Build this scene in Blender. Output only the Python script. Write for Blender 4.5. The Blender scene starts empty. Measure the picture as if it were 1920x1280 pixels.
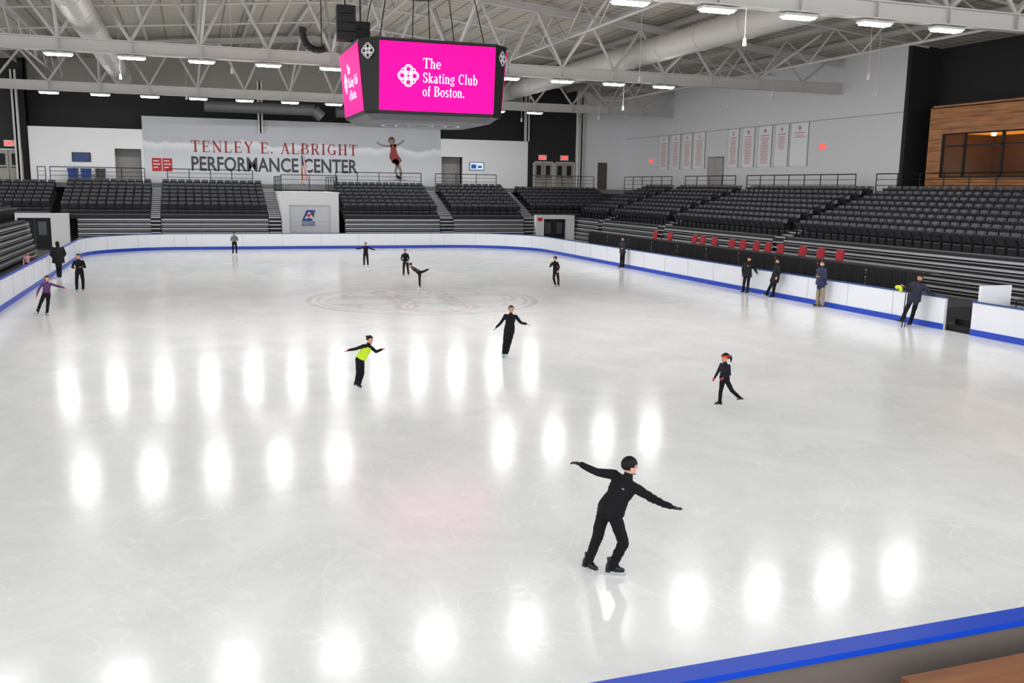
import bpy, bmesh, math, random
import numpy as np
from mathutils import Vector, Matrix
random.seed(7)
V=Vector
scene=bpy.context.scene
COL=bpy.context.collection
try:
    scene.view_settings.view_transform='Standard'
    scene.view_settings.look='None'
except Exception: pass

# ------------------------------------------------------------------ materials
MATS={}
def mat(name,col,rough=.5,metal=0,var=.05,scale=3,emit=None,es=0,spec=.5,bump=0,bscale=40):
    if name in MATS: return MATS[name]
    m=bpy.data.materials.new(name); m.use_nodes=True
    nt=m.node_tree; b=nt.nodes['Principled BSDF']
    b.inputs['Roughness'].default_value=rough; b.inputs['Metallic'].default_value=metal
    b.inputs['Specular IOR Level'].default_value=spec
    tc=nt.nodes.new('ShaderNodeTexCoord')
    nz=nt.nodes.new('ShaderNodeTexNoise'); nz.inputs['Scale'].default_value=scale; nz.inputs['Detail'].default_value=3
    nt.links.new(tc.outputs['Object'],nz.inputs['Vector'])
    mx=nt.nodes.new('ShaderNodeMix'); mx.data_type='RGBA'
    mx.inputs['A'].default_value=(*[max(0,c*(1-var)) for c in col],1)
    mx.inputs['B'].default_value=(*[min(1,c*(1+var)) for c in col],1)
    nt.links.new(nz.outputs['Fac'],mx.inputs['Factor'])
    nt.links.new(mx.outputs['Result'],b.inputs['Base Color'])
    if emit:
        b.inputs['Emission Color'].default_value=(*emit,1); b.inputs['Emission Strength'].default_value=es
    if bump:
        n2=nt.nodes.new('ShaderNodeTexNoise'); n2.inputs['Scale'].default_value=bscale
        nt.links.new(tc.outputs['Object'],n2.inputs['Vector'])
        bp=nt.nodes.new('ShaderNodeBump'); bp.inputs['Strength'].default_value=bump
        nt.links.new(n2.outputs['Fac'],bp.inputs['Height']); nt.links.new(bp.outputs['Normal'],b.inputs['Normal'])
    MATS[name]=m; return m
def hx(r,g,b): # sRGB 0-255 -> linear
    f=lambda c:(c/255/12.92) if c/255<=.04045 else ((c/255+.055)/1.055)**2.4
    return (f(r),f(g),f(b))

# ------------------------------------------------------------------ mesh builder
class MB:
    def __init__(s): s.v=[];s.f=[];s.m=[]
    def add(s,vs,fs,mi=0):
        o=len(s.v); s.v+= [tuple(v) for v in vs]; s.f+=[tuple(i+o for i in f) for f in fs]; s.m+=[mi]*len(fs)
    def box(s,x0,x1,y0,y1,z0,z1,mi=0):
        s.add([(x0,y0,z0),(x1,y0,z0),(x1,y1,z0),(x0,y1,z0),(x0,y0,z1),(x1,y0,z1),(x1,y1,z1),(x0,y1,z1)],
              [(0,3,2,1),(4,5,6,7),(0,1,5,4),(1,2,6,5),(2,3,7,6),(3,0,4,7)],mi)
    def cyl(s,p0,p1,r0,r1=None,n=8,mi=0,cap=True):
        r1=r0 if r1 is None else r1
        p0=V(p0);p1=V(p1);d=(p1-p0)
        if d.length<1e-6:return
        d.normalize(); a=d.orthogonal().normalized(); b=d.cross(a)
        vs=[];
        for p,r in((p0,r0),(p1,r1)):
            for i in range(n):
                t=2*math.pi*i/n; vs.append(p+a*math.cos(t)*r+b*math.sin(t)*r)
        fs=[(i,(i+1)%n,n+(i+1)%n,n+i) for i in range(n)]
        if cap: fs+=[tuple(range(n-1,-1,-1)),tuple(range(n,2*n))]
        s.add(vs,fs,mi)
    def loft(s,rings,mi=0,cap=True):
        n=len(rings[0]); vs=[p for r in rings for p in r]; fs=[]
        for k in range(len(rings)-1):
            for i in range(n):
                fs.append((k*n+i,k*n+(i+1)%n,(k+1)*n+(i+1)%n,(k+1)*n+i))
        if cap: fs+=[tuple(range(n-1,-1,-1)),tuple((len(rings)-1)*n+i for i in range(n))]
        s.add(vs,fs,mi)
    def ell(s,c,ax,nu=12,nv=8,mi=0):
        c=V(c);A,B,C=[V(a) for a in ax]; vs=[c-C]
        for j in range(1,nv):
            p=math.pi*j/nv-math.pi/2
            for i in range(nu):
                t=2*math.pi*i/nu
                vs.append(c+A*math.cos(p)*math.cos(t)+B*math.cos(p)*math.sin(t)+C*math.sin(p))
        vs.append(c+C); fs=[]
        for i in range(nu): fs.append((0,1+(i+1)%nu,1+i))
        for j in range(nv-2):
            for i in range(nu):
                a=1+j*nu+i;b=1+j*nu+(i+1)%nu; fs.append((a,b,b+nu,a+nu))
        l=len(vs)-1;o=1+(nv-2)*nu
        for i in range(nu): fs.append((l,o+i,o+(i+1)%nu))
        s.add(vs,fs,mi)
    def sph(s,c,r,mi=0,nu=10,nv=7): s.ell(c,((r,0,0),(0,r,0),(0,0,r)),nu,nv,mi)
    def mesh(s,name,mats,smooth=False):
        me=bpy.data.meshes.new(name); me.from_pydata(s.v,[],s.f)
        for m in mats: me.materials.append(m)
        if len(mats)>1: me.polygons.foreach_set('material_index',s.m)
        if smooth: me.polygons.foreach_set('use_smooth',[True]*len(me.polygons))
        me.update(); return me
    def obj(s,name,mats,parent=None,smooth=False,**kw):
        if not isinstance(mats,(list,tuple)): mats=[mats]
        return link(name,s.mesh(name,mats,smooth),parent,**kw)
def link(name,data,parent=None,loc=None,**kw):
    o=bpy.data.objects.new(name,data); COL.objects.link(o)
    if parent is not None:
        o.parent=parent
        o.matrix_parent_inverse=Matrix.Translation(-V(parent.location)) if loc is None else Matrix.Identity(4)
    if loc is not None: o.location=loc
    for k,v in kw.items(): o[{'cat':'category'}.get(k,k)]=v
    return o
def empty(name,loc,label,cat,**kw):
    o=link(name,None,None,loc=loc,label=label,cat=cat,**kw); o.empty_display_size=.2; return o
def copytree(o,kids,loc,rotz=None):
    c=o.copy(); COL.objects.link(c); c.location=loc
    if rotz is not None: c.rotation_euler=(0,0,rotz)
    for k in kids:
        d=k.copy(); d.parent=c; COL.objects.link(d)
    return c

# ------------------------------------------------------------------ colours
M_white=mat('white_paint_wall',hx(222,222,224),.7,var=.02)
M_steel=mat('painted_white_steel',hx(190,188,184),.45,var=.03)
M_black=mat('black_wall',hx(26,26,28),.75)
M_blackmetal=mat('black_metal',hx(16,16,18),.5,spec=.3)
M_conc=mat('dark_rubber_floor',hx(62,62,64),.8)
M_deck=mat('deck_floor',hx(96,96,98),.7)
M_seat=mat('charcoal_plastic_seat',hx(58,59,64),.35,var=.08)
M_plat=mat('dark_platform',hx(36,36,39),.7)
M_alu=mat('aluminium_nosing',hx(190,192,195),.35,.3)
M_bench=mat('bench_grey',hx(82,84,88),.45)
M_board=mat('white_board_plastic',hx(230,233,239),.3,var=.012)
M_blue=mat('blue_board_trim',hx(5,62,182),.35,var=.03)
M_taupe=mat('taupe_panel',hx(100,90,84),.6)
M_exit=mat('exit_red',hx(235,40,30),.4,emit=hx(255,40,20),es=1.5)
M_dark=mat('dark_opening',hx(20,20,22),.8)
M_cloth=mat('black_drape_cloth',hx(16,16,19),.85,var=.2,scale=8)
M_red=mat('red_chair_fabric',hx(160,18,32),.6)
M_grey=mat('mid_grey_wall',hx(128,128,130),.7)
M_door=mat('grey_door',hx(150,150,150),.5)

# ice
def ice_mat():
    m=bpy.data.materials.new('ice'); m.use_nodes=True; nt=m.node_tree; N=nt.nodes; Lk=nt.links
    b=N['Principled BSDF']; tc=N.new('ShaderNodeTexCoord')
    def noise(sc,det=4,dist=0,rough=.5,mapscale=None,rot=0):
        n=N.new('ShaderNodeTexNoise'); n.inputs['Scale'].default_value=sc; n.inputs['Detail'].default_value=det
        n.inputs['Distortion'].default_value=dist; n.inputs['Roughness'].default_value=rough
        if mapscale:
            mp=N.new('ShaderNodeMapping'); mp.inputs['Scale'].default_value=mapscale; mp.inputs['Rotation'].default_value=(0,0,rot)
            Lk.new(tc.outputs['Object'],mp.inputs['Vector']); Lk.new(mp.outputs['Vector'],n.inputs['Vector'])
        else: Lk.new(tc.outputs['Object'],n.inputs['Vector'])
        return n.outputs['Fac']
    def math_(op,a,b_=None,c=None):
        n=N.new('ShaderNodeMath'); n.operation=op
        for i,x in enumerate((a,b_,c)):
            if x is None: continue
            if isinstance(x,(int,float)): n.inputs[i].default_value=x
            else: Lk.new(x,n.inputs[i])
        return n.outputs[0]
    def lines(f,w):
        d=math_('ABSOLUTE',math_('SUBTRACT',f,.5))
        return math_('SUBTRACT',1,math_('MINIMUM',math_('DIVIDE',d,w),1))
    s1=lines(noise(.45,1,1.5,.4),.005); s2=lines(noise(.9,1,2.5,.4,(1,.6,1),.7),.007)
    s3=lines(noise(.7,1,3,.4,(.5,1.2,1),-.5),.006); s4=lines(noise(1.6,1,1.2,.3,(.8,1,1),.2),.01)
    msk=math_('MULTIPLY',noise(.35,3),1.7)
    sc=math_('MULTIPLY',math_('MAXIMUM',math_('MAXIMUM',s1,s2),math_('MAXIMUM',s3,s4)),msk)
    sc=math_('MULTIPLY',sc,noise(2.5,3))
    smud=noise(.45,6,.9,.66,(1,.75,1),.3)
    rmp=N.new('ShaderNodeValToRGB'); rmp.color_ramp.elements[0].position=.34; rmp.color_ramp.elements[1].position=.64
    rmp.color_ramp.elements[0].color=(*hx(226,229,230),1); rmp.color_ramp.elements[1].color=(*hx(241,243,244),1)
    Lk.new(smud,rmp.inputs['Fac'])
    mx=N.new('ShaderNodeMix'); mx.data_type='RGBA'; Lk.new(math_('MULTIPLY',sc,.8),mx.inputs['Factor'])
    Lk.new(rmp.outputs['Color'],mx.inputs['A']); mx.inputs['B'].default_value=(*hx(254,254,255),1)
    sep=N.new('ShaderNodeSeparateXYZ'); Lk.new(tc.outputs['Object'],sep.inputs[0])
    def ring(cx,cy,r,w):
        dx=math_('SUBTRACT',sep.outputs[0],cx); dy=math_('SUBTRACT',sep.outputs[1],cy)
        d=math_('SQRT',math_('ADD',math_('MULTIPLY',dx,dx),math_('MULTIPLY',dy,dy)))
        return math_('LESS_THAN',math_('ABSOLUTE',math_('SUBTRACT',d,r)),w)
    cx,cy=8.65,35.9
    L=[ring(cx,cy,4.5,.12),ring(cx,cy,4.15,.07),ring(cx,cy,1.3,.14),ring(cx,cy,.6,.1)]
    for k in range(4):
        a=k*math.pi/2; L.append(ring(cx+2.3*math.cos(a),cy+2.3*math.sin(a),1.5,.14)); L.append(ring(cx+2.3*math.cos(a),cy+2.3*math.sin(a),1.15,.07))
        a+=math.pi/4; L.append(ring(cx+2.5*math.cos(a),cy+2.5*math.sin(a),1.1,.09))
    tot=L[0]
    for r in L[1:]: tot=math_('MAXIMUM',tot,r)
    brk=math_('MULTIPLY',noise(1.2,5,.8,.65),noise(.6,3))
    fac=math_('MULTIPLY',math_('MULTIPLY',tot,brk),1.05)
    mx2=N.new('ShaderNodeMix'); mx2.data_type='RGBA'; Lk.new(fac,mx2.inputs['Factor'])
    Lk.new(mx.outputs['Result'],mx2.inputs['A']); mx2.inputs['B'].default_value=(*hx(200,140,144),1)
    Lk.new(mx2.outputs['Result'],b.inputs['Base Color'])
    rr=math_('ADD',math_('MULTIPLY',noise(1.3,4),.08),.105); Lk.new(rr,b.inputs['Roughness'])
    b.inputs['IOR'].default_value=1.26; b.inputs['Specular IOR Level'].default_value=.42
    bp=N.new('ShaderNodeBump'); bp.inputs['Strength'].default_value=.045; bp.inputs['Distance'].default_value=.02
    Lk.new(math_('ADD',noise(6,4),math_('MULTIPLY',sc,.5)),bp.inputs['Height']); Lk.new(bp.outputs['Normal'],b.inputs['Normal'])
    return m
M_ice=ice_mat()

# ------------------------------------------------------------------ shell
XL,XR,Y0,Y1,RC=-6.4,23.6,5.4,66.4,6.0
def rrect(off=0):
    pts=[]
    x0,x1,y0,y1,r=XL-off,XR+off,Y0-off,Y1+off,RC+off
    for cx,cy,a0 in((x1-r,y0+r,-90),(x1-r,y1-r,0),(x0+r,y1-r,90),(x0+r,y0+r,180)):
        for i in range(13):
            a=math.radians(a0+i*7.5); pts.append((cx+r*math.cos(a),cy+r*math.sin(a)))
    return pts
P=rrect(.05)
b=MB(); n=len(P)
b.add([(x,y,0) for x,y in P]+[(x,y,-.04) for x,y in P],[tuple(range(n))]+[(i,n+i,n+(i+1)%n,(i+1)%n) for i in range(n)])
b.obj('floor',M_ice,kind='structure',label='white skated ice surface with faint red emblem')
b=MB(); b.box(-30,45,-3,80,-.3,-.06); b.obj('floor',M_conc,kind='structure')

# boards
def strip(path,d0,d1,z0,z1,b=None,mi=0):
    b=b or MB(); rings=[]
    for i,p in enumerate(path):
        q0=path[max(0,i-1)];q1=path[min(len(path)-1,i+1)]
        t=V((q1[0]-q0[0],q1[1]-q0[1],0)).normalized(); nn=V((t.y,-t.x,0))
        p=V((p[0],p[1],0))
        rings.append([p+nn*d0+V((0,0,z0)),p+nn*d1+V((0,0,z0)),p+nn*d1+V((0,0,z1)),p+nn*d0+V((0,0,z1))])
    b.loft(rings,mi); return b
def lin(p,q,step=2.4):
    L=(V(q)-V(p)).length;k=max(1,int(L/step)); return [tuple(V(p).lerp(V(q),i/k)) for i in range(k+1)]
R0=rrect(0)
def corner(k): return R0[k*13:(k+1)*13]
paths={'right_near':corner(0)[:]+lin((XR,12.0),(XR,22.9)),
 'right':lin((XR,24.05),(XR,Y1-RC)),
 'far':corner(1)+lin((XR-RC-1,Y1),(XL+RC+1,Y1))+corner(2),
 'left':lin((XL,Y1-RC),(XL,Y0+RC))+corner(3)[1:],
 'near':lin((XL+RC,Y0),(XR-RC,Y0))}
bl={'right_near':'white dasher board beyond the open gate, blue trim','right':'long white dasher board beside the draped officials tables, blue trim',
 'far':'curved white dasher board below the seating bowl, blue kick strip','left':'white dasher board along the side with blue cap','near':'dasher board with wide blue cap and taupe outer face'}
M_seam=mat('board_seam_grey',hx(196,199,205),.4)
for k,p in paths.items():
    e=empty('dasher_board',(p[0][0],p[0][1],0),bl[k],'rink board',group='dasher boards round the ice')
    bb_=strip(p,0,.1,0,1.05)
    for i in range(1,len(p)-1):
        if k in('far','left','right_near') and (abs(p[i][0]-XL)>.01 and abs(p[i][0]-XR)>.01 and abs(p[i][1]-Y1)>.01) and i%3: continue
        bb_.box(p[i][0]-.012,p[i][0]+.012,p[i][1]-.012,p[i][1]+.012,.2,1.05,1)
    bb_.obj('board_panel',[M_board,M_seam],e)
    strip(p,.1,.13,0,1.04).obj('outer_panel',M_taupe,e)
    strip(p,-.02,0,0,.2).obj('kick_strip',M_blue,e)
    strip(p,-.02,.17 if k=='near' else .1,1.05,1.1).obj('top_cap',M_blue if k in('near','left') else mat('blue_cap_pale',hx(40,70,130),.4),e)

# walls
YB=78.2; XW=38.0; ZD=4.4
b=MB()
def wbox(x0,x1,z0,z1): b.box(x0,x1,YB,YB+.3,z0,z1)
wbox(-11.3,-5.4,ZD,8.5); wbox(-5.4,-3.5,7.0,8.5); wbox(-3.5,20.5,ZD,8.5); wbox(20.5,22.4,7.0,8.5); wbox(22.4,28.4,ZD,8.5)
b.box(33.1,XW,YB,YB+.3,0,13)
b.obj('wall_back',M_white,kind='structure')
b=MB(); b.box(-24,-11.3,YB+.3,YB+.5,0,16); b.box(-11.4,28.5,YB+1.6,YB+1.8,0,11.3); b.box(28.4,33.2,YB+.3,YB+.5,0,13)
b.box(-24,28.4,YB+.3,YB+.5,0,ZD); b.box(28.4,28.5,YB+.3,YB+1.8,0,15); b.box(-11.4,-11.3,YB+.3,YB+1.8,0,15); b.box(28.4,40,YB+.5,YB+.7,11,15)
b.obj('wall_back_dark',M_black,kind='structure')
b=MB(); b.box(-24,40,YB+1.5,YB+1.7,11.3,16); b.obj('wall_back_upper',mat('upper_wall',hx(150,147,140),.7),kind='structure')
b=MB(); b.box(-5.6,-3.3,YB+1.5,YB+1.6,ZD,7.2); b.box(20.3,22.6,YB+1.5,YB+1.6,ZD,7.2); b.obj('wall_corridor',mat('corridor_grey',hx(165,163,160),.7),kind='structure')
b=MB(); b.box(XW,XW+.3,43,YB+.3,0,12.7); b.obj('wall_right',M_white,kind='structure')
b=MB(); b.box(XW,XW+2.3,42.7,43,0,13); b.box(40,40.3,20,42.7,9,13); b.box(40,40.3,40.8,42.7,0,9); b.box(40,40.3,20,42.7,0,4.7); b.box(40,40.3,20,25,4.7,9)
b.obj('wall_right_dark',M_black,kind='structure')
b=MB(); b.box(XW-.02,XW,43,YB,8.93,8.99); b.obj('trim_1',mat('joint',hx(175,175,175),.7),kind='structure')
for i,(x,z0,z1) in enumerate(((-12,ZD,12.5),(5.5,8.5,12.5),(28.2,8.5,12.5),(33.4,ZD,12.5))):
    b=MB(); b.box(x-.06,x+.06,YB-.35,YB-.05,z0,z1); b.box(x-.2,x+.2,YB-.35,YB-.3,z0,z1); b.box(x-.2,x+.2,YB-.1,YB-.001,z0,z1)
    b.obj('steel_column',M_steel,label='white steel wide flange column against the end wall',cat='column',group='wall columns')
zr=lambda x:15.2-abs(x-8.7)*.088
def ceil_mat():
    m=bpy.data.materials.new('roof_deck'); m.use_nodes=True; nt=m.node_tree;N=nt.nodes;b_=N['Principled BSDF']
    tc=N.new('ShaderNodeTexCoord')
    def band(dr,sc,pos,c0,c1):
        w=N.new('ShaderNodeTexWave'); w.wave_type='BANDS'; w.bands_direction=dr; w.inputs['Scale'].default_value=sc
        nt.links.new(tc.outputs['Object'],w.inputs['Vector'])
        r=N.new('ShaderNodeValToRGB'); r.color_ramp.elements[0].position=0; r.color_ramp.elements[0].color=(*c0,1)
        r.color_ramp.elements[1].position=pos; r.color_ramp.elements[1].color=(*c1,1)
        nt.links.new(w.outputs['Fac'],r.inputs['Fac']); return r
    r=band('Y',.5,.1,hx(128,120,108),hx(200,193,179)); r2=band('X',.27,.04,(.45,.45,.45),(1,1,1))
    m1=N.new('ShaderNodeMix'); m1.data_type='RGBA'; m1.blend_type='MULTIPLY'; m1.inputs['Factor'].default_value=1
    nt.links.new(r.outputs['Color'],m1.inputs['A']); nt.links.new(r2.outputs['Color'],m1.inputs['B'])
    nz=N.new('ShaderNodeTexNoise'); nz.inputs['Scale'].default_value=1.5; nz.inputs['Detail'].default_value=8
    nt.links.new(tc.outputs['Object'],nz.inputs['Vector'])
    mx=N.new('ShaderNodeMix'); mx.data_type='RGBA'; mx.blend_type='MULTIPLY'; mx.inputs['Factor'].default_value=.2
    nt.links.new(m1.outputs['Result'],mx.inputs['A']); nt.links.new(nz.outputs['Fac'],mx.inputs['B'])
    nt.links.new(mx.outputs['Result'],b_.inputs['Base Color']); b_.inputs['Roughness'].default_value=.8
    return m
b=MB()
for x0,x1 in((-24,8.7),(8.7,42)):
    b.add([(x0,-2,zr(x0)),(x1,-2,zr(x1)),(x1,80,zr(x1)),(x0,80,zr(x0)),(x0,-2,zr(x0)+.3),(x1,-2,zr(x1)+.3),(x1,80,zr(x1)+.3),(x0,80,zr(x0)+.3)],
      [(0,3,2,1),(4,5,6,7),(0,1,5,4),(1,2,6,5),(2,3,7,6),(3,0,4,7)])
b.obj('ceiling',ceil_mat(),kind='structure')
b=MB(); b.box(-20,38,75.1,YB+1.6,ZD-.35,ZD); b.obj('floor',M_deck,kind='structure')
b=MB(); b.box(35.8,40,20,75.1,ZD-.35,ZD); b.obj('floor',M_deck,kind='structure')
b=MB(); b.box(33.65,35.8,69.4,75.1,ZD-.35,ZD); b.obj('floor',M_deck,kind='structure')

# ------------------------------------------------------------------ trusses
TY=(27.4,48.5,69.6); pan=3.13
nodes=[25.8-pan*i for i in range(-4,15)]
for ty in TY:
    e=empty('roof_truss',(8.7,ty,10.4),'white painted steel roof truss carrying a row of lamps','roof truss',group='roof trusses')
    b=MB(); xa,xb=-20,38.0
    b.box(xa,xb,ty-.2,ty+.2,10.4,10.45); b.box(xa,xb,ty-.2,ty+.2,10.97,11.02); b.box(xa,xb,ty-.03,ty+.03,10.45,10.97)
    for x in nodes:
        if x<xb: b.box(x-.02,x+.02,ty-.18,ty+.18,10.45,10.97)
    b.obj('bottom_chord',M_steel,e)
    b=MB()
    for x0,x1 in((xa,8.7),(8.7,xb)):
        for dz in(.3,.62):
            b.add([(x0,ty-.15,zr(x0)-dz),(x1,ty-.15,zr(x1)-dz),(x1,ty+.15,zr(x1)-dz),(x0,ty+.15,zr(x0)-dz),(x0,ty-.15,zr(x0)-dz+.05),(x1,ty-.15,zr(x1)-dz+.05),(x1,ty+.15,zr(x1)-dz+.05),(x0,ty+.15,zr(x0)-dz+.05)],
              [(0,3,2,1),(4,5,6,7),(0,1,5,4),(1,2,6,5),(2,3,7,6),(3,0,4,7)])
        b.add([(x0,ty,zr(x0)-.62),(x1,ty,zr(x1)-.62),(x1,ty,zr(x1)-.3),(x0,ty,zr(x0)-.3)],[(0,1,2,3)])
    b.obj('top_chord',M_steel,e)
    for i in range(len(nodes)-1):
        xm=(nodes[i]+nodes[i+1])/2
        for x in(nodes[i],nodes[i+1]):
            if x>xb or x<xa: continue
            b=MB(); b.cyl((x,ty,11.0),(xm,ty,zr(xm)-.55),.085,n=8); b.obj('web_brace',M_steel,e)
    for i,x in enumerate(nodes):
        if x>xb or i%2: continue
        for s in(-1,1):
            b=MB(); b.cyl((x,ty,11.0),(x+.4,ty+s*5.2,zr(x)-.3),.075,n=8); b.obj('kick_brace',M_steel,e)
for i,x in enumerate(nodes):
    if x>38: continue
    z=zr(x)-.28; b=MB()
    b.box(x-.09,x+.09,0,79,z-.02,z); b.box(x-.09,x+.09,0,79,z+.22,z+.26); b.box(x-.015,x+.015,0,79,z,z+.22)
    b.obj('roof_joist',M_steel,label='white steel joist running under the roof deck',cat='roof beam',group='roof joists')
for y in [6,13,20,34.5,41.5,55.5,62.5]:
    b=MB()
    for x0,x1 in((-20,8.7),(8.7,38.0)): b.cyl((x0,y,zr(x0)-.36),(x1,y,zr(x1)-.36),.07,n=6)
    b.obj('roof_tie',M_steel,label='thin white steel pipe tying the roof joists',cat='roof beam',group='roof ties')
for x in (19.54,10.15,.76,32.06,-8.6):
    e=empty('lattice_girder',(x,48,12),'white steel lattice girder running lengthwise under roof','roof truss',group='lattice girders')
    b=MB(); zt=zr(x)-.3; zb=zt-1.5
    b.cyl((x,6,zb),(x,78.2,zb),.07,n=8); b.obj('bottom_chord',M_steel,e)
    b=MB(); y=6; up=True
    while y<76:
        b.cyl((x,y,zb if up else zt),(x,y+2.1,zt if up else zb),.045,n=6); y+=2.1; up=not up
    b.obj('web_lacing',M_steel,e,kind='stuff')
for x in(24.5,-4.4):
    b=MB(); b.cyl((x,8,12.05),(x,78.2,12.05),.66,n=32)
    for y in range(10,78,4): b.cyl((x,y,12.05),(x,y+.08,12.05),.69,n=32)
    b.obj('air_duct',mat('duct_paint',hx(190,187,181),.5,var=.02),label='large round light grey ventilation duct under roof',cat='air duct',group='ventilation ducts')
for x,y in((4.2,73.5),(14,74.5)):
    b=MB(); b.cyl((x-3,y,10.1),(x+5,y,10.1),.42,n=20); b.cyl((x+5,y,10.1),(x+5.6,y,9.6),.42,n=20)
    b.obj('air_duct',mat('duct_dark',hx(70,70,72),.6),label='dark round ventilation duct near the end wall',cat='air duct')
# lamps
M_lens=mat('lamp_lens',(1,1,1),.3,emit=(1,.99,.97),es=122)
lamp0=empty('ceiling_lamp',(25.8,TY[0],10.2),'bright white rectangular high bay lamp on roof truss','ceiling lamp',group='truss lamps')
b=MB(); b.box(-.62,.62,-.22,.22,.06,.15); b.box(-.1,.1,-.05,.05,.15,.2); h_=b.obj('lamp_housing',M_steel,lamp0,loc=(0,0,0))
b=MB(); b.box(-.54,.54,-.18,.18,0,.058); l_=b.obj('lamp_lens',M_lens,lamp0,loc=(0,0,0))
for ty in TY:
    for i in range(12):
        if ty==TY[0] and i==0: continue
        if i==11 and ty!=TY[2]: continue
        copytree(lamp0,[h_,l_],(25.8-pan*i,ty,10.2))

# ------------------------------------------------------------------ text helpers
T_,t_=.16,.06
G={
'T':(.8,[('l',.4,0,.4,.97,T_),('l',.03,.97,.77,.97,t_),('l',.05,.76,.05,.98,.05),('l',.75,.76,.75,.98,.05),('s',.4,0,.17)]),
'E':(.74,[('l',.17,0,.17,1,T_),('l',.04,.97,.64,.97,t_),('l',.1,.5,.5,.5,t_),('l',.04,.03,.68,.03,t_),('l',.63,.78,.63,1,.05),('l',.67,0,.67,.24,.05),('l',.5,.4,.5,.6,.05)]),
'N':(.88,[('l',.15,0,.15,1,t_),('l',.73,0,.73,1,t_),('l',.13,.96,.72,.02,T_),('s',.15,0,.12),('s',.1,1,.1),('s',.73,1,.12)]),
'L':(.72,[('l',.17,0,.17,1,T_),('s',.17,1,.15),('l',.04,.03,.66,.03,t_),('l',.65,0,.65,.28,.05)]),
'Y':(.82,[('l',.12,1,.41,.47,T_),('l',.7,1,.41,.47,t_),('l',.41,0,.41,.5,T_),('s',.41,0,.15),('s',.12,1,.14),('s',.7,1,.11)]),
'A':(.84,[('l',.41,1,.12,0,t_),('l',.41,1,.71,0,T_),('l',.2,.32,.62,.32,t_),('s',.12,0,.11),('s',.71,0,.15)]),
'B':(.78,[('l',.17,0,.17,1,T_),('l',.04,.97,.4,.97,t_),('l',.1,.52,.4,.52,t_),('l',.04,.03,.4,.03,t_),('a',.38,.745,.22,.225,-90,90),('a',.4,.275,.26,.245,-90,90)]),
'R':(.82,[('l',.17,0,.17,1,T_),('l',.04,.97,.4,.97,t_),('l',.1,.5,.42,.5,t_),('a',.38,.735,.23,.235,-90,90),('l',.4,.5,.68,.02,T_),('s',.17,0,.15),('s',.72,0,.1)]),
'I':(.38,[('l',.19,0,.19,1,T_),('s',.19,0,.16),('s',.19,1,.16)]),
'G':(.88,[('a',.45,.5,.33,.47,50,310),('l',.71,.04,.71,.42,T_),('s',.71,.42,.15),('l',.68,.7,.68,.95,.05)]),
'C':(.8,[('a',.45,.5,.33,.47,50,310),('l',.68,.7,.68,.95,.05)]),
'H':(.88,[('l',.17,0,.17,1,T_),('l',.7,0,.7,1,T_),('l',.17,.52,.7,.52,t_),('s',.17,0,.15),('s',.17,1,.15),('s',.7,0,.15),('s',.7,1,.15)]),
'S':(.66,[('a',.32,.745,.2,.225,30,270),('a',.32,.265,.22,.245,-150,90),('l',.53,.72,.53,.95,.05),('l',.09,.05,.09,.3,.05)]),
'.':(.26,[('l',.12,0,.12,.15,.15)]),' ':(.34,[]),
'h':(.64,[('l',.14,0,.14,1,.12),('a',.32,.42,.17,.2,0,180),('l',.48,0,.48,.44,.12),('s',.14,0,.12),('s',.48,0,.12),('s',.1,1,.08)]),
'e':(.54,[('a',.28,.32,.21,.31,5,315),('l',.08,.34,.5,.34,t_)]),
'k':(.62,[('l',.14,0,.14,1,.12),('l',.15,.28,.45,.62,t_),('l',.24,.38,.5,.02,.12),('s',.14,0,.12),('s',.52,0,.09),('s',.45,.64,.1),('s',.1,1,.08)]),
'a':(.56,[('a',.24,.17,.16,.17,0,360),('l',.42,0,.42,.46,.12),('a',.26,.45,.16,.18,0,150),('s',.47,0,.07)]),
't':(.4,[('l',.18,.04,.18,.85,.12),('l',.04,.63,.36,.63,t_),('a',.28,.1,.1,.1,180,300)]),
'i':(.32,[('l',.16,0,.16,.65,.12),('l',.16,.8,.16,.94,.14),('s',.16,0,.12),('s',.12,.65,.08)]),
'n':(.64,[('l',.14,0,.14,.65,.12),('a',.32,.42,.17,.2,0,180),('l',.48,0,.48,.44,.12),('s',.14,0,.12),('s',.48,0,.12),('s',.1,.65,.08)]),
'g':(.56,[('a',.26,.43,.17,.2,0,360),('a',.26,-.08,.2,.14,0,360),('l',.38,.6,.52,.64,t_)]),
'l':(.32,[('l',.16,0,.16,1,.12),('s',.16,0,.12),('s',.12,1,.08)]),
'u':(.64,[('l',.14,.2,.14,.65,.12),('a',.31,.2,.17,.2,180,360),('l',.48,0,.48,.65,.12),('s',.1,.65,.08),('s',.44,.65,.08),('s',.52,0,.07)]),
'b':(.6,[('l',.14,0,.14,1,.12),('a',.33,.32,.19,.31,0,360),('s',.1,1,.08)]),
'o':(.6,[('a',.3,.32,.22,.31,0,360)]),
'f':(.4,[('l',.18,0,.18,.8,.12),('a',.3,.8,.13,.17,60,180),('l',.04,.63,.36,.63,t_),('s',.18,0,.12)]),
's':(.48,[('a',.24,.48,.15,.16,30,270),('a',.24,.17,.17,.16,-150,90)]),
}
def swidth(s,sp): return sum(G[c][0]+sp for c in s)-sp
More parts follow.
